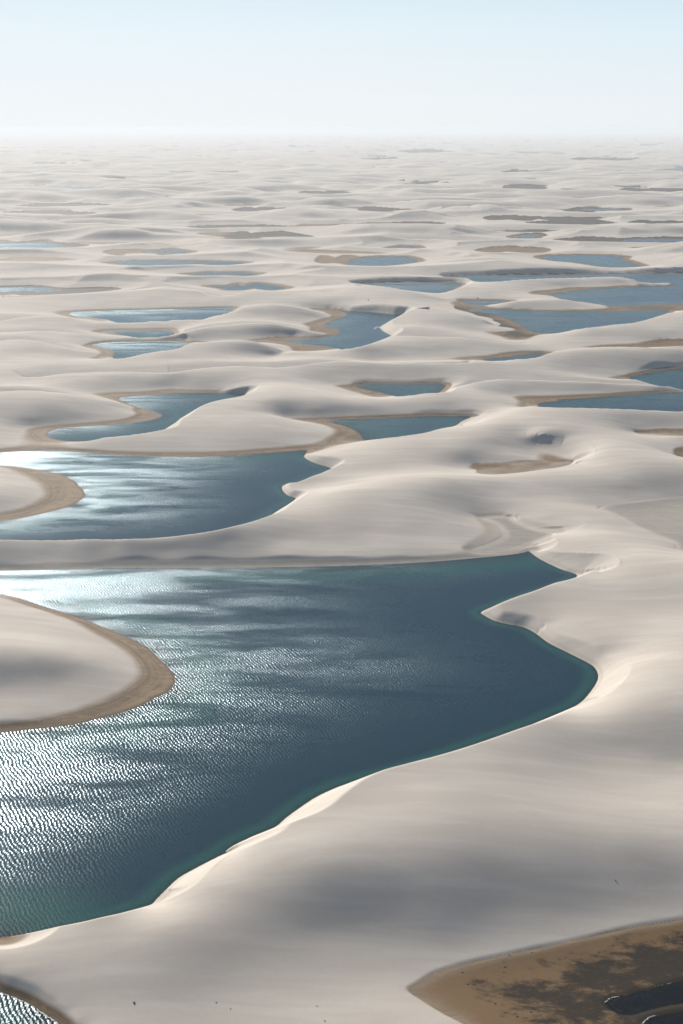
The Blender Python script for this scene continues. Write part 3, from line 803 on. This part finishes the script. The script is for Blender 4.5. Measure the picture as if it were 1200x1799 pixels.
mud = np.where(near_mud, (0.80 + 0.80 * np.exp(-(mud_d / 26.0) ** 2)) * (1 - 0.85 * mud_rim), mud)
mud = np.where((RR < 420) & (mud_in <= 0), 0, mud)
far_shore = np.array([W(*p) for p in [(-260, 1001), (0, 1001), (200, 996), (400, 995), (600, 992), (780, 983), (850, 977), (922, 968)]])
sel = (RR > 440) & (RR < 600)
dsh = np.full(Z.shape, 1e9)
dsh[sel] = np.sqrt(np.min([((X[sel] - a_[0] - (b_[0] - a_[0]) * t_) ** 2 + (Y[sel] - a_[1] - (b_[1] - a_[1]) * t_) ** 2) for a_, b_ in zip(far_shore[:-1], far_shore[1:]) for t_ in np.linspace(0, 1, 9)], axis=0))
grey = np.maximum(grey, 0.85 * wet * (1 - sstep(12, 40, dsh)))
wet *= 1 - 0.75 * (1 - sstep(15, 45, dsh))
wet *= 1 - 0.85 * np.clip(grey_near, 0, 1)
wet = np.maximum(wet, np.clip(mud_in * 1.5, 0, 1))
grey_f = grey

# ------------------------------------------------------------------ materials


def new_mat(name):
    m = bpy.data.materials.new(name)
    m.use_nodes = True
    m.node_tree.nodes.clear()
    return m, m.node_tree


class NT:
    def __init__(s, t):
        s.t = t

    def n(s, kind, **kw):
        o = s.t.nodes.new(kind)
        for k, v in kw.items():
            if k == 'ins':
                for a, b in v.items():
                    if hasattr(b, 'is_linked') or hasattr(b, 'links'):
                        s.t.links.new(b, o.inputs[a])
                    else:
                        o.inputs[a].default_value = b
            else:
                setattr(o, k, v)
        return o

    def math(s, op, a, b=0.0, c=None, clamp=False):
        ins = {0: a, 1: b}
        if c is not None:
            ins[2] = c
        return s.n('ShaderNodeMath', operation=op, use_clamp=clamp, ins=ins).outputs[0]

    def mix(s, f, a, b, mode='MIX'):
        o = s.n('ShaderNodeMix', data_type='RGBA', blend_type=mode, ins={0: f, 6: a, 7: b})
        return o.outputs[2]

    def attr(s, name):
        return s.n('ShaderNodeAttribute', attribute_name=name).outputs['Fac']

    def ramp(s, x, a, b):
        return s.n('ShaderNodeMapRange', interpolation_type='SMOOTHSTEP', ins={0: x, 1: a, 2: b, 3: 0.0, 4: 1.0}).outputs[0]

    def noise(s, vec, scale, detail=2.0, rough=0.5, dist=0.0):
        return s.n('ShaderNodeTexNoise', ins={'Vector': vec, 'Scale': scale, 'Detail': detail, 'Roughness': rough, 'Distortion': dist})

    def mapping(s, vec, rot, scale):
        return s.n('ShaderNodeMapping', ins={'Vector': vec, 'Rotation': rot, 'Scale': scale}).outputs[0]


def rgb(r, g, b):
    return (r, g, b, 1.0)


# dry and damp sand, mud and algae crusts
m_sand, t = new_mat('dune_sand')
N = NT(t)
pos = N.n('ShaderNodeNewGeometry').outputs['Position']
wind = N.mapping(pos, (0, 0, math.radians(12)), (0.028, 0.16, 0.1))
n1 = N.noise(wind, 1.0, 5, 0.6, 0.6).outputs['Fac']
n2 = N.noise(pos, 0.02, 3, 0.55).outputs['Fac']
n3 = N.noise(pos, 0.9, 4, 0.7).outputs['Fac']
dry = N.mix(N.ramp(n1, 0.35, 0.7), rgb(0.57, 0.505, 0.44), rgb(0.645, 0.585, 0.512))
dry = N.mix(N.math('MULTIPLY', N.ramp(n2, 0.45, 0.7), 0.35), dry, rgb(0.50, 0.45, 0.40))
shore = N.mapping(pos, (0, 0, math.radians(8)), (0.12, 0.35, 1.0))
w1 = N.noise(shore, 1.0, 5, 0.65, 1.0).outputs['Fac']
damp = N.mix(N.ramp(w1, 0.3, 0.7), rgb(0.19, 0.118, 0.058), rgb(0.29, 0.195, 0.112))
lvl = N.attr('level')
ringv = N.n('ShaderNodeCombineXYZ', ins={0: N.math('MULTIPLY', lvl, 13.0), 1: N.math('MULTIPLY', w1, 2.5), 2: N.math('MULTIPLY', n2, 4.0)}).outputs[0]
ring = N.noise(ringv, 1.0, 4, 0.65).outputs['Fac']
damp = N.mix(N.math('MULTIPLY', N.ramp(ring, 0.40, 0.62), 0.8), damp, rgb(0.115, 0.075, 0.042))
damp = N.mix(N.math('MULTIPLY', N.ramp(lvl, 0.45, 0.95), 0.55), damp, rgb(0.36, 0.285, 0.205))
damp = N.mix(N.math('MULTIPLY', N.math('SUBTRACT', 1.0, N.ramp(lvl, 0.0, 0.16)), 0.55), damp, rgb(0.10, 0.068, 0.040))
a1 = N.noise(N.mapping(pos, (0, 0, math.radians(20)), (0.10, 0.17, 0.1)), 1.0, 10, 0.72, 0.12).outputs['Fac']
mud_c = N.mix(N.ramp(N.math('ADD', a1, N.math('MULTIPLY', N.math('SUBTRACT', N.attr('mud'), 1.0), 0.25)), 0.44, 0.60), rgb(0.20, 0.122, 0.057), rgb(0.026, 0.018, 0.010))
mud_c = N.mix(N.math('MULTIPLY', N.ramp(n3, 0.5, 0.8), 0.4), mud_c, rgb(0.13, 0.065, 0.022))
flat_c = N.mix(N.ramp(w1, 0.3, 0.75), rgb(0.29, 0.262, 0.23), rgb(0.37, 0.34, 0.305))
a_wet, a_mud, a_grey = N.attr('wet'), N.attr('mud'), N.attr('grey')
col = N.mix(a_wet, dry, damp)
col = N.mix(N.math('MULTIPLY', a_grey, 0.9), col, flat_c)
mm = N.math('MULTIPLY', a_mud, a_wet, clamp=True)
col = N.mix(N.ramp(N.math('ADD', mm, N.math('MULTIPLY', N.math('SUBTRACT', w1, 0.5), 0.5)), 0.25, 0.7), col, mud_c)
col = N.mix(0.07, col, N.n('ShaderNodeCombineColor', ins={0: n3, 1: n3, 2: n3}).outputs[0], 'OVERLAY')
rip = N.n('ShaderNodeTexWave', wave_type='BANDS', bands_direction='X', ins={'Vector': N.mapping(pos, (0, 0, math.radians(-14)), (1, 1, 1)), 'Scale': 0.55, 'Distortion': 6.0, 'Detail': 2.0, 'Detail Scale': 0.4}).outputs['Fac']
hgt = N.math('ADD', N.math('MULTIPLY', n1, 0.07), N.math('MULTIPLY', rip, 0.006))
hgt = N.math('ADD', hgt, N.math('MULTIPLY', n3, 0.003))
bmp = N.n('ShaderNodeBump', ins={'Strength': 0.35, 'Distance': 0.6, 'Height': hgt})
bs = N.n('ShaderNodeBsdfPrincipled', ins={'Base Color': col, 'Normal': bmp.outputs[0]})
N.t.links.new(N.math('SUBTRACT', 0.95, N.math('MULTIPLY', a_wet, 0.15)), bs.inputs['Roughness'])
bs.inputs['Specular IOR Level'].default_value = 0.12
N.t.links.new(bs.outputs[0], N.n('ShaderNodeOutputMaterial').inputs[0])

# lagoon water
def water_material(name, shallow, deep_c):
    m, t = new_mat(name)
    N = NT(t)
    pos = N.n('ShaderNodeNewGeometry').outputs['Position']
    dpt = N.attr('depth')
    gust = N.noise(N.mapping(pos, (0, 0, math.radians(6)), (0.020, 0.075, 1)), 1.0, 7, 0.64, 0.5).outputs['Fac']
    gust2 = N.noise(N.mapping(pos, (0, 0, math.radians(-4)), (0.006, 0.02, 1)), 1.0, 2, 0.5, 0.3).outputs['Fac']
    lee = N.ramp(N.math('ADD', N.attr('lee'), N.math('MULTIPLY', N.math('SUBTRACT', gust, 0.5), 1.4)), 0.1, 0.75)
    g = N.math('ADD', N.math('MULTIPLY', gust, 0.75), N.math('MULTIPLY', gust2, 0.25))
    g = N.ramp(g, 0.34, 0.66)
    amp = N.math('MULTIPLY', N.math('ADD', 0.24, N.math('MULTIPLY', g, 0.88)), N.math('SUBTRACT', 1.0, N.math('MULTIPLY', lee, 0.85)))
    wva = N.n('ShaderNodeTexWave', wave_type='BANDS', bands_direction='X', wave_profile='SIN', ins={'Vector': N.mapping(pos, (0, 0, math.radians(-26)), (1, 1, 1)), 'Scale': 0.34, 'Distortion': 11.0, 'Detail': 4.0, 'Detail Scale': 0.35, 'Detail Roughness': 0.65}).outputs['Fac']
    wvb = N.n('ShaderNodeTexWave', wave_type='BANDS', bands_direction='X', wave_profile='SIN', ins={'Vector': N.mapping(pos, (0, 0, math.radians(6)), (1, 1, 1)), 'Scale': 0.50, 'Distortion': 14.0, 'Detail': 4.0, 'Detail Scale': 0.5, 'Detail Roughness': 0.65}).outputs['Fac']
    wv = N.math('ADD', N.math('MULTIPLY', wva, 0.6), N.math('MULTIPLY', wvb, 0.4))
    c1 = N.noise(N.mapping(pos, (0, 0, math.radians(-20)), (3.4, 1.25, 1)), 1.0, 5, 0.65, 0.8).outputs['Color']
    sx = N.n('ShaderNodeSeparateColor', ins={0: c1})
    s1 = N.math('ADD', N.math('MULTIPLY', N.math('SUBTRACT', sx.outputs[0], 0.5), 1.05), N.math('MULTIPLY', N.math('SUBTRACT', wv, 0.5), 0.78))
    s2 = N.math('MULTIPLY', N.math('SUBTRACT', sx.outputs[1], 0.5), 1.05)
    nrm = N.n('ShaderNodeCombineXYZ', ins={0: N.math('MULTIPLY', s1, amp), 1: N.math('MULTIPLY', s2, amp), 2: 1.0})
    nrm = N.n('ShaderNodeVectorMath', operation='NORMALIZE', ins={0: nrm.outputs[0]}).outputs[0]
    deep = N.mix(N.ramp(dpt, 0.15, 2.0), shallow, deep_c)
    body = N.n('ShaderNodeBsdfDiffuse', ins={0: deep})
    trn = N.n('ShaderNodeBsdfTransparent', ins={0: rgb(0.80, 0.92, 0.92)})
    opac = N.math('SUBTRACT', 1.0, N.math('POWER', 2.718, N.math('MULTIPLY', dpt, -1.6)))
    under = N.n('ShaderNodeMixShader', ins={0: opac, 1: trn.outputs[0], 2: body.outputs[0]})
    gl = N.n('ShaderNodeBsdfGlossy', ins={0: rgb(0.47, 0.56, 0.62), 'Normal': nrm})
    N.t.links.new(N.math('ADD', 0.20, N.math('MULTIPLY', amp, 0.20)), gl.inputs['Roughness'])
    fr = N.n('ShaderNodeFresnel', ins={0: 1.33, 'Normal': nrm})
    ws = N.n('ShaderNodeMixShader', ins={0: fr.outputs[0], 1: under.outputs[0], 2: gl.outputs[0]})
    N.t.links.new(ws.outputs[0], N.n('ShaderNodeOutputMaterial').inputs[0])
    return m


m_water = water_material('lagoon_water', rgb(0.017, 0.125, 0.112), rgb(0.002, 0.034, 0.056))
m_pool = water_material('peaty_pool_water', rgb(0.014, 0.012, 0.008), rgb(0.004, 0.006, 0.009))


# ------------------------------------------------------------------ meshes
def grid_mesh(name, mask, zz, attrs, mat, smooth=True):
    """A mesh of the lattice cells picked by mask (cells = (nr-1) x (nc-1))."""
    rr, cc = np.nonzero(mask)
    i00 = rr * nc + cc
    quads = np.stack([i00, i00 + 1, i00 + nc + 1, i00 + nc], 1)
    used, inv = np.unique(quads, return_inverse=True)
    inv = inv.reshape(-1)
    nv, nf = len(used), len(rr)
    me = bpy.data.meshes.new(name)
    me.vertices.add(nv)
    co = np.stack([X.ravel()[used], Y.ravel()[used], zz.ravel()[used]], 1).astype(np.float32)
    me.vertices.foreach_set('co', co.ravel())
    me.loops.add(nf * 4)
    me.loops.foreach_set('vertex_index', inv.astype(np.int32))
    me.polygons.add(nf)
    me.polygons.foreach_set('loop_start', np.arange(0, nf * 4, 4, dtype=np.int32))
    me.polygons.foreach_set('loop_total', np.full(nf, 4, np.int32))
    me.update(calc_edges=True)
    if smooth:
        me.polygons.foreach_set('use_smooth', np.ones(nf, bool))
    for an, av in attrs.items():
        at = me.attributes.new(an, 'FLOAT', 'POINT')
        at.data.foreach_set('value', av.ravel()[used].astype(np.float32))
    me.materials.append(mat)
    ob = bpy.data.objects.new(name, me)
    C.objects.link(ob)
    return ob, used


# the sand, cut into the dunes one can tell apart (neighbouring pieces share their edges exactly)
DUNES = [
    ('sand_dune', 'broad smooth dune filling the foreground below the main lagoon', [(40, 1690), (200, 1680), (400, 1640), (600, 1560), (620, 1420), (750, 1480), (760, 1380), (900, 1450), (900, 1340), (1000, 1550), (650, 1760), (300, 1780), (1100, 1480), (1200, 1500), (1000, 1420), (1100, 1580)]),
    ('sand_dune', 'sunlit dune with a curved lee face at the right end of the main lagoon', [(1200, 1180), (1110, 1230), (1200, 1290), (1030, 1280), (1130, 1180), (1100, 1330)]),
    ('sand_dune', 'pointed dune tongue reaching into the main lagoon from the right', [(900, 1060), (1000, 1060), (1100, 1050), (1200, 1060), (1050, 1120), (960, 1090), (1150, 1110)]),
    ('sand_dune', 'small dune with a scooped lee face above the right arm of the main lagoon', [(960, 955), (1050, 955), (1120, 965), (1000, 980), (1180, 985), (1090, 985)]),
    ('sand_dune', 'little sharp crested dune between two grey dry flats', [(930, 895), (1000, 893), (1060, 905), (1040, 925)]),
    ('sand_dune', 'long pale bank of sand dividing the two large lagoons', [(-100, 965), (100, 970), (250, 965), (400, 950), (500, 930), (600, 900), (560, 960), (700, 930), (800, 940), (750, 890), (620, 865), (700, 855), (830, 860), (950, 850), (1100, 845), (1200, 835)]),
    ('sand_dune', 'rounded dune ringed by a brown shore at the left of the main lagoon', [(0, 1150), (100, 1150), (180, 1170), (-150, 1150), (0, 1230), (100, 1220), (60, 1090), (-150, 1230)]),
    ('sand_dune', 'low pale mound behind the brown spit of the second lagoon', [(0, 860), (-80, 870), (-150, 860), (60, 855)]),
    ('sand_dune', 'wide dune with a shaded hollow and a dry brown pond bed', [(580, 800), (640, 810), (700, 800), (850, 770), (950, 750), (1080, 790), (1150, 775), (900, 730), (1020, 730), (1200, 737), (570, 845), (760, 815), (940, 795)]),
    ('sand_dune', 'rounded dune between the crooked lagoon and the second lagoon', [(180, 779), (250, 775), (350, 745), (350, 775), (450, 710), (450, 760), (540, 755), (500, 735), (560, 720)]),
    ('sand_dune', 'smooth dune at the left edge above the second lagoon', [(-100, 700), (0, 700), (60, 700), (150, 715), (20, 750), (200, 716), (-100, 760)]),
    ('sand_dune', 'low dune with a tapering right end among three blue lagoons', [(620, 705), (680, 715), (760, 705), (850, 700), (850, 675), (950, 675), (1050, 678), (1150, 680)]),
    ('sand_dune', 'long even ridge of sand crossing the whole view', [(60, 665), (150, 662), (250, 660), (400, 648), (450, 665), (540, 655), (560, 675), (660, 650), (780, 650), (880, 645), (1000, 630), (1100, 630), (1200, 630)]),
    ('dune_field', 'pale rolling dunes with ponds stretching to the hazy horizon', [(0, 600), (60, 622), (150, 640), (300, 625), (430, 610), (550, 610), (620, 622), (700, 600), (800, 590), (860, 610), (930, 605), (1000, 600), (1100, 590), (1180, 590), (1300, 590), (-150, 610), (-200, 560), (0, 560), (300, 560), (600, 520), (900, 520), (1150, 560), (1330, 540)]),
]
seeds = []
for di, (nm, lb, pts) in enumerate(DUNES):
    for px, py in pts:
        x, y = W(px, py, 4.0)
        seeds.append((math.atan2(x, y), math.log(math.hypot(x, y)), di))
TM = 0.5 * (TH[1:] + TH[:-1])
LM = np.log(0.5 * (R[1:] + R[:-1]))
cell = np.full((nr - 1, nc - 1), len(DUNES) - 1, np.int32)
nl = int(np.searchsorted(LM, math.log(1500.0)))
bd = np.full((nl, nc - 1), 1e9)
for th, lr, di in seeds:
    d2 = (TM[None, :] - th) ** 2 + (LM[:nl, None] - lr) ** 2
    cl = d2 < bd
    bd = np.where(cl, d2, bd)
    cell[:nl][cl] = di
mcell = (mud_in[:-1, :-1] > 0.9) & (mud_in[1:, 1:] > 0.9) & (LM[:, None] < math.log(420.0))
cell[mcell] = len(DUNES)
gcell = (flat_in[:-1, :-1] > 0.5) & (flat_in[1:, 1:] > 0.5) & (LM[:, None] < math.log(900.0)) & ~mcell
cell[gcell] = len(DUNES) + flat_in[:-1, :-1][gcell].astype(np.int32)
names = {di: (nm, lb) for di, (nm, lb, _) in enumerate(DUNES)}
names[len(DUNES)] = ('mud_flat', 'brown muddy flat with black algae crusts in the bottom right corner')
for fid, b in FLAT_IDS.items():
    names[len(DUNES) + fid] = ('dry_flat', b['label'])
attrs = dict(wet=wet, mud=mud, grey=grey, level=np.clip(Z, 0, 2))
for di, (nm, lb) in names.items():
    mk = cell == di
    if not mk.any():
        continue
    ob, _ = grid_mesh(nm, mk, Z, attrs, m_sand)
    ob['kind'] = 'structure'
    ob['label'] = lb

# water sheets at level 0, one per lagoon, where the ground dips below
low = Z < 0.0
cell_low = low[:-1, :-1] | low[1:, :-1] | low[:-1, 1:] | low[1:, 1:]
cb = np.maximum(np.maximum(bid[:-1, :-1], bid[1:, :-1]), np.maximum(bid[:-1, 1:], bid[1:, 1:]))
dep_w = np.maximum(-Z, 0)
lee = steep * 0
for k, b in enumerate(ALL):
    if b['kind'] != 'lagoon':
        continue
    mk = cell_low & (cb == k)
    if not mk.any():
        continue
    ob, _ = grid_mesh('lagoon', mk, np.zeros_like(Z), dict(depth=dep_w * (40.0 if b.get('nofloor') else 1.0), lee=lee_w), m_pool if b.get('nofloor') else m_water)
    ob['kind'] = 'structure'
    if b['label']:
        ob['label'] = b['label']

# ------------------------------------------------------------------ small things on the sand
def ground(x, y):
    """Height of the sand at a point of the plan."""
    r_, t_ = math.hypot(x, y), math.atan2(x, y)
    i = int(np.clip(np.searchsorted(R, r_) - 1, 0, nr - 2))
    j = int(np.clip(np.searchsorted(TH, t_) - 1, 0, nc - 2))
    a_, b_ = (r_ - R[i]) / (R[i + 1] - R[i]), (t_ - TH[j]) / (TH[j + 1] - TH[j])
    return float((Z[i, j] * (1 - b_) + Z[i, j + 1] * b_) * (1 - a_) + (Z[i + 1, j] * (1 - b_) + Z[i + 1, j + 1] * b_) * a_)


def spot(px, py):
    """Plan point where the sight line of a surveyed pixel meets the sand."""
    h = 3.0
    for _ in range(30):
        x, y = W(px, py, h)
        h = 0.6 * h + 0.4 * ground(x, y)
    return x, y, ground(x, y)


def simple_mat(name, c, rough=0.9):
    m, t_ = new_mat(name)
    nn_ = NT(t_)
    ps = nn_.n('ShaderNodeTexCoord').outputs['Object']
    f = nn_.noise(ps, 9.0, 4, 0.6).outputs['Fac']
    cc = nn_.mix(f, rgb(*[v * .6 for v in c]), rgb(*[min(v * 1.5, .9) for v in c]))
    bs_ = nn_.n('ShaderNodeBsdfPrincipled', ins={'Base Color': cc, 'Roughness': rough})
    t_.links.new(bs_.outputs[0], nn_.n('ShaderNodeOutputMaterial').inputs[0])
    return m


m_twig = simple_mat('dry_wood', (0.06, 0.048, 0.036))
m_algae = simple_mat('algae_crust', (0.03, 0.024, 0.016))
m_foam = simple_mat('foam', (0.62, 0.63, 0.62), 0.7)


def stem(V, Fc, p, q, ra, rb, n_=5):
    """A tapered, slightly bent stick added to lists of vertices and faces."""
    p, q = np.array(p, float), np.array(q, float)
    ax = (q - p) / (np.linalg.norm(q - p) + 1e-9)
    u = np.cross(ax, [0.3, 0.2, 0.93])
    u /= np.linalg.norm(u) + 1e-9
    w = np.cross(ax, u)
    mid = (p + q) / 2 + u * np.linalg.norm(q - p) * 0.08
    o = len(V)
    for c_, r_ in ((p, ra), (mid, (ra + rb) / 2), (q, rb)):
        for k_ in range(n_):
            a_ = 2 * math.pi * k_ / n_
            V.append(tuple(c_ + r_ * (math.cos(a_) * u + math.sin(a_) * w)))
    for s_ in range(2):
        for k_ in range(n_):
            Fc.append((o + s_ * n_ + k_, o + s_ * n_ + (k_ + 1) % n_, o + (s_ + 1) * n_ + (k_ + 1) % n_, o + (s_ + 1) * n_ + k_))
    Fc.append(tuple(o + k_ for k_ in range(n_))[::-1])
    Fc.append(tuple(o + 2 * n_ + k_ for k_ in range(n_)))


def py_mesh(name, V, Fc, mat, parent=None):
    me = bpy.data.meshes.new(name)
    me.from_pydata(V, [], Fc)
    me.materials.append(mat)
    ob = bpy.data.objects.new(name, me)
    C.objects.link(ob)
    ob.parent = parent
    return ob


SHRUBS = [
    (1081, 1547, 0.6, 'lone dry shrub on the shaded slope above the muddy flat'),
    (236, 1762, 0.80, 'dry shrub low on the foreground dune near the corner lagoon'),
    (380, 1761, 0.45, 'upper of two tiny dry shrubs near the middle of the bottom edge'),
    (405, 1772, 0.45, 'lower of two tiny dry shrubs near the middle of the bottom edge'),
    (557, 1768, 0.45, 'tiny dry shrub on the pale sand left of the muddy flat'),
    (571, 1794, 0.50, 'tiny dry shrub at the bottom edge left of the muddy flat'),
    (839, 524, 2.6, 'dark shrub on the low dune among the far right lagoons'),
    (647, 527, 2.6, 'dark shrub on the pale dune above the hook shaped lagoon'),
]
for si, (px, py, size, lab) in enumerate(SHRUBS):
    rnd = random.Random(si + 3)
    x, y, z = spot(px, py)
    e = bpy.data.objects.new('dry_shrub', None)
    C.objects.link(e)
    e.location = (x, y, z - 0.02)
    e['label'] = lab
    e['category'] = 'shrub'
    e['group'] = 'dry shrubs on the dunes'
    size *= 0.8
    for k_ in range(4):
        V, Fc = [], []
        a_ = rnd.uniform(0, 6.28)
        tip = (math.cos(a_) * size * rnd.uniform(.3, .6), math.sin(a_) * size * rnd.uniform(.3, .6), size * rnd.uniform(.10, .26))
        stem(V, Fc, (0, 0, -0.05), tip, 0.05 * size, 0.02 * size)
        for f in (0.45, 0.7, 0.9):
            base_ = tuple(c_ * f for c_ in tip)
            b_ = rnd.uniform(0, 6.28)
            stem(V, Fc, base_, (base_[0] + math.cos(b_) * size * .25, base_[1] + math.sin(b_) * size * .25, base_[2] + size * rnd.uniform(.05, .25)), 0.022 * size, 0.01 * size, 4)
        py_mesh('branch', V, Fc, m_twig, e)
    # a clump of small leaves round the foot
    V, Fc = [], []
    for k_ in range(46):
        a_, b_ = rnd.uniform(0, 6.28), rnd.uniform(0.05, 1.3)
        rr_ = size * 0.34 * rnd.uniform(.3, 1)
        c_ = np.array([math.cos(a_) * math.cos(b_) * rr_, math.sin(a_) * math.cos(b_) * rr_, math.sin(b_) * rr_ * .8])
        u = np.array([rnd.uniform(-1, 1), rnd.uniform(-1, 1), rnd.uniform(-1, 1)]) * size * .09
        w = np.array([rnd.uniform(-1, 1), rnd.uniform(-1, 1), rnd.uniform(-1, 1)]) * size * .06
        o = len(V)
        V += [tuple(c_ - u), tuple(c_ + w), tuple(c_ + u), tuple(c_ - w)]
        Fc.append((o, o + 1, o + 2, o + 3))
    py_mesh('foliage', V, Fc, m_algae, e)

# crusty clumps scattered over the muddy flat: uncountable
rnd = random.Random(99)
V, Fc = [], []
for k_ in range(170):
    px, py = rnd.uniform(770, 1230), rnd.uniform(1630, 1830)
    x, y, z = spot(px, py)
    i = int(np.searchsorted(R, math.hypot(x, y)))
    j = int(np.searchsorted(TH, math.atan2(x, y)))
    if mud_in[i, j] < 0.9 or z < 0.3:
        continue
    s_ = 0.06 + 0.20 * rnd.random() ** 3
    o = len(V)
    n_ = 6
    for k2 in range(n_):
        a_ = 2 * math.pi * k2 / n_
        q_ = s_ * rnd.uniform(.6, 1.3)
        V.append((x + math.cos(a_) * q_ * 1.5, y + math.sin(a_) * q_, z - 0.03))
    V.append((x, y, z + s_ * rnd.uniform(.25, .6)))
    for k2 in range(n_):
        Fc.append((o + k2, o + (k2 + 1) % n_, o + n_))
cl = py_mesh('algae_clumps', V, Fc, m_algae)
cl['kind'] = 'stuff'
cl['label'] = 'small dark algae clumps scattered over the brown muddy flat'


def foam(pts, width, lab, seed):
    """Broken line of foam along a water's edge."""
    rnd = random.Random(seed)
    P = [np.array(W(px, py, 0.0)) for px, py in pts]
    V, Fc = [], []
    for a_, b_ in zip(P[:-1], P[1:]):
        L_ = np.linalg.norm(b_ - a_)
        nrm_ = np.array([-(b_ - a_)[1], (b_ - a_)[0]]) / L_
        n_ = max(2, int(L_ / 0.35))
        for k_ in range(n_):
            if rnd.random() < 0.22:
                continue
            f0, f1 = k_ / n_, (k_ + 1.1) / n_
            o = len(V)
            off = nrm_ * rnd.uniform(-.3, .3) * width
            for f in (f0, f1):
                c_ = a_ + (b_ - a_) * f + off
                w_ = width * rnd.uniform(.25, 1.0)
                for s_ in (-1, 1):
                    q_ = c_ + nrm_ * s_ * w_ * .5
                    V.append((q_[0], q_[1], 0.015))
                V.append((c_[0], c_[1], 0.015 + 0.06 * rnd.random()))
            Fc += [(o, o + 3, o + 5, o + 2), (o + 2, o + 5, o + 4, o + 1)]
    ob = py_mesh('foam_line', V, Fc, m_foam)
    ob['kind'] = 'stuff'
    ob['label'] = lab


foam([(1062, 1763), (1068, 1756), (1078, 1752), (1090, 1750)], 0.35, 'white foam at the left end of the dark rippled pool', 1)
foam([(1150, 1734), (1165, 1730), (1180, 1727)], 0.15, 'thin foam along the far edge of the dark rippled pool', 5)
foam([(1127, 1800), (1133, 1793), (1142, 1787), (1152, 1784)], 0.35, 'white foam at the left end of the pool cut by the bottom edge', 2)
foam([(-10, 1741), (0, 1744), (25, 1753), (50, 1764), (75, 1780), (100, 1797), (115, 1815)], 0.35, 'thin foam line along the shore of the corner lagoon', 3)

# ------------------------------------------------------------------ haze
hz, ht = new_mat('haze')
pv_ = ht.nodes.new('ShaderNodeVolumePrincipled')
pv_.inputs['Density'].default_value = HAZE_DENSITY
pv_.inputs['Anisotropy'].default_value = HAZE_G
pv_.inputs['Color'].default_value = (0.70, 0.755, 0.81, 1)
hout = ht.nodes.new('ShaderNodeOutputMaterial')
ht.links.new(pv_.outputs[0], hout.inputs['Volume'])
L = 60000.0
x0, x1, y0, y1, z0, z1 = -L, L, -2000.0, L, -6.0, H + 16
vs = [(x, y, z) for z in (z0, z1) for y in (y0, y1) for x in (x0, x1)]
fs = [(0, 2, 3, 1), (4, 5, 7, 6), (0, 1, 5, 4), (2, 6, 7, 3), (0, 4, 6, 2), (1, 3, 7, 5)]
hm = bpy.data.meshes.new('haze')
hm.from_pydata(vs, [], fs)
hm.materials.append(hz)
ho = bpy.data.objects.new('haze', hm)
C.objects.link(ho)
ho['kind'] = 'stuff'
ho['label'] = 'pale bluish haze thickening towards the horizon'
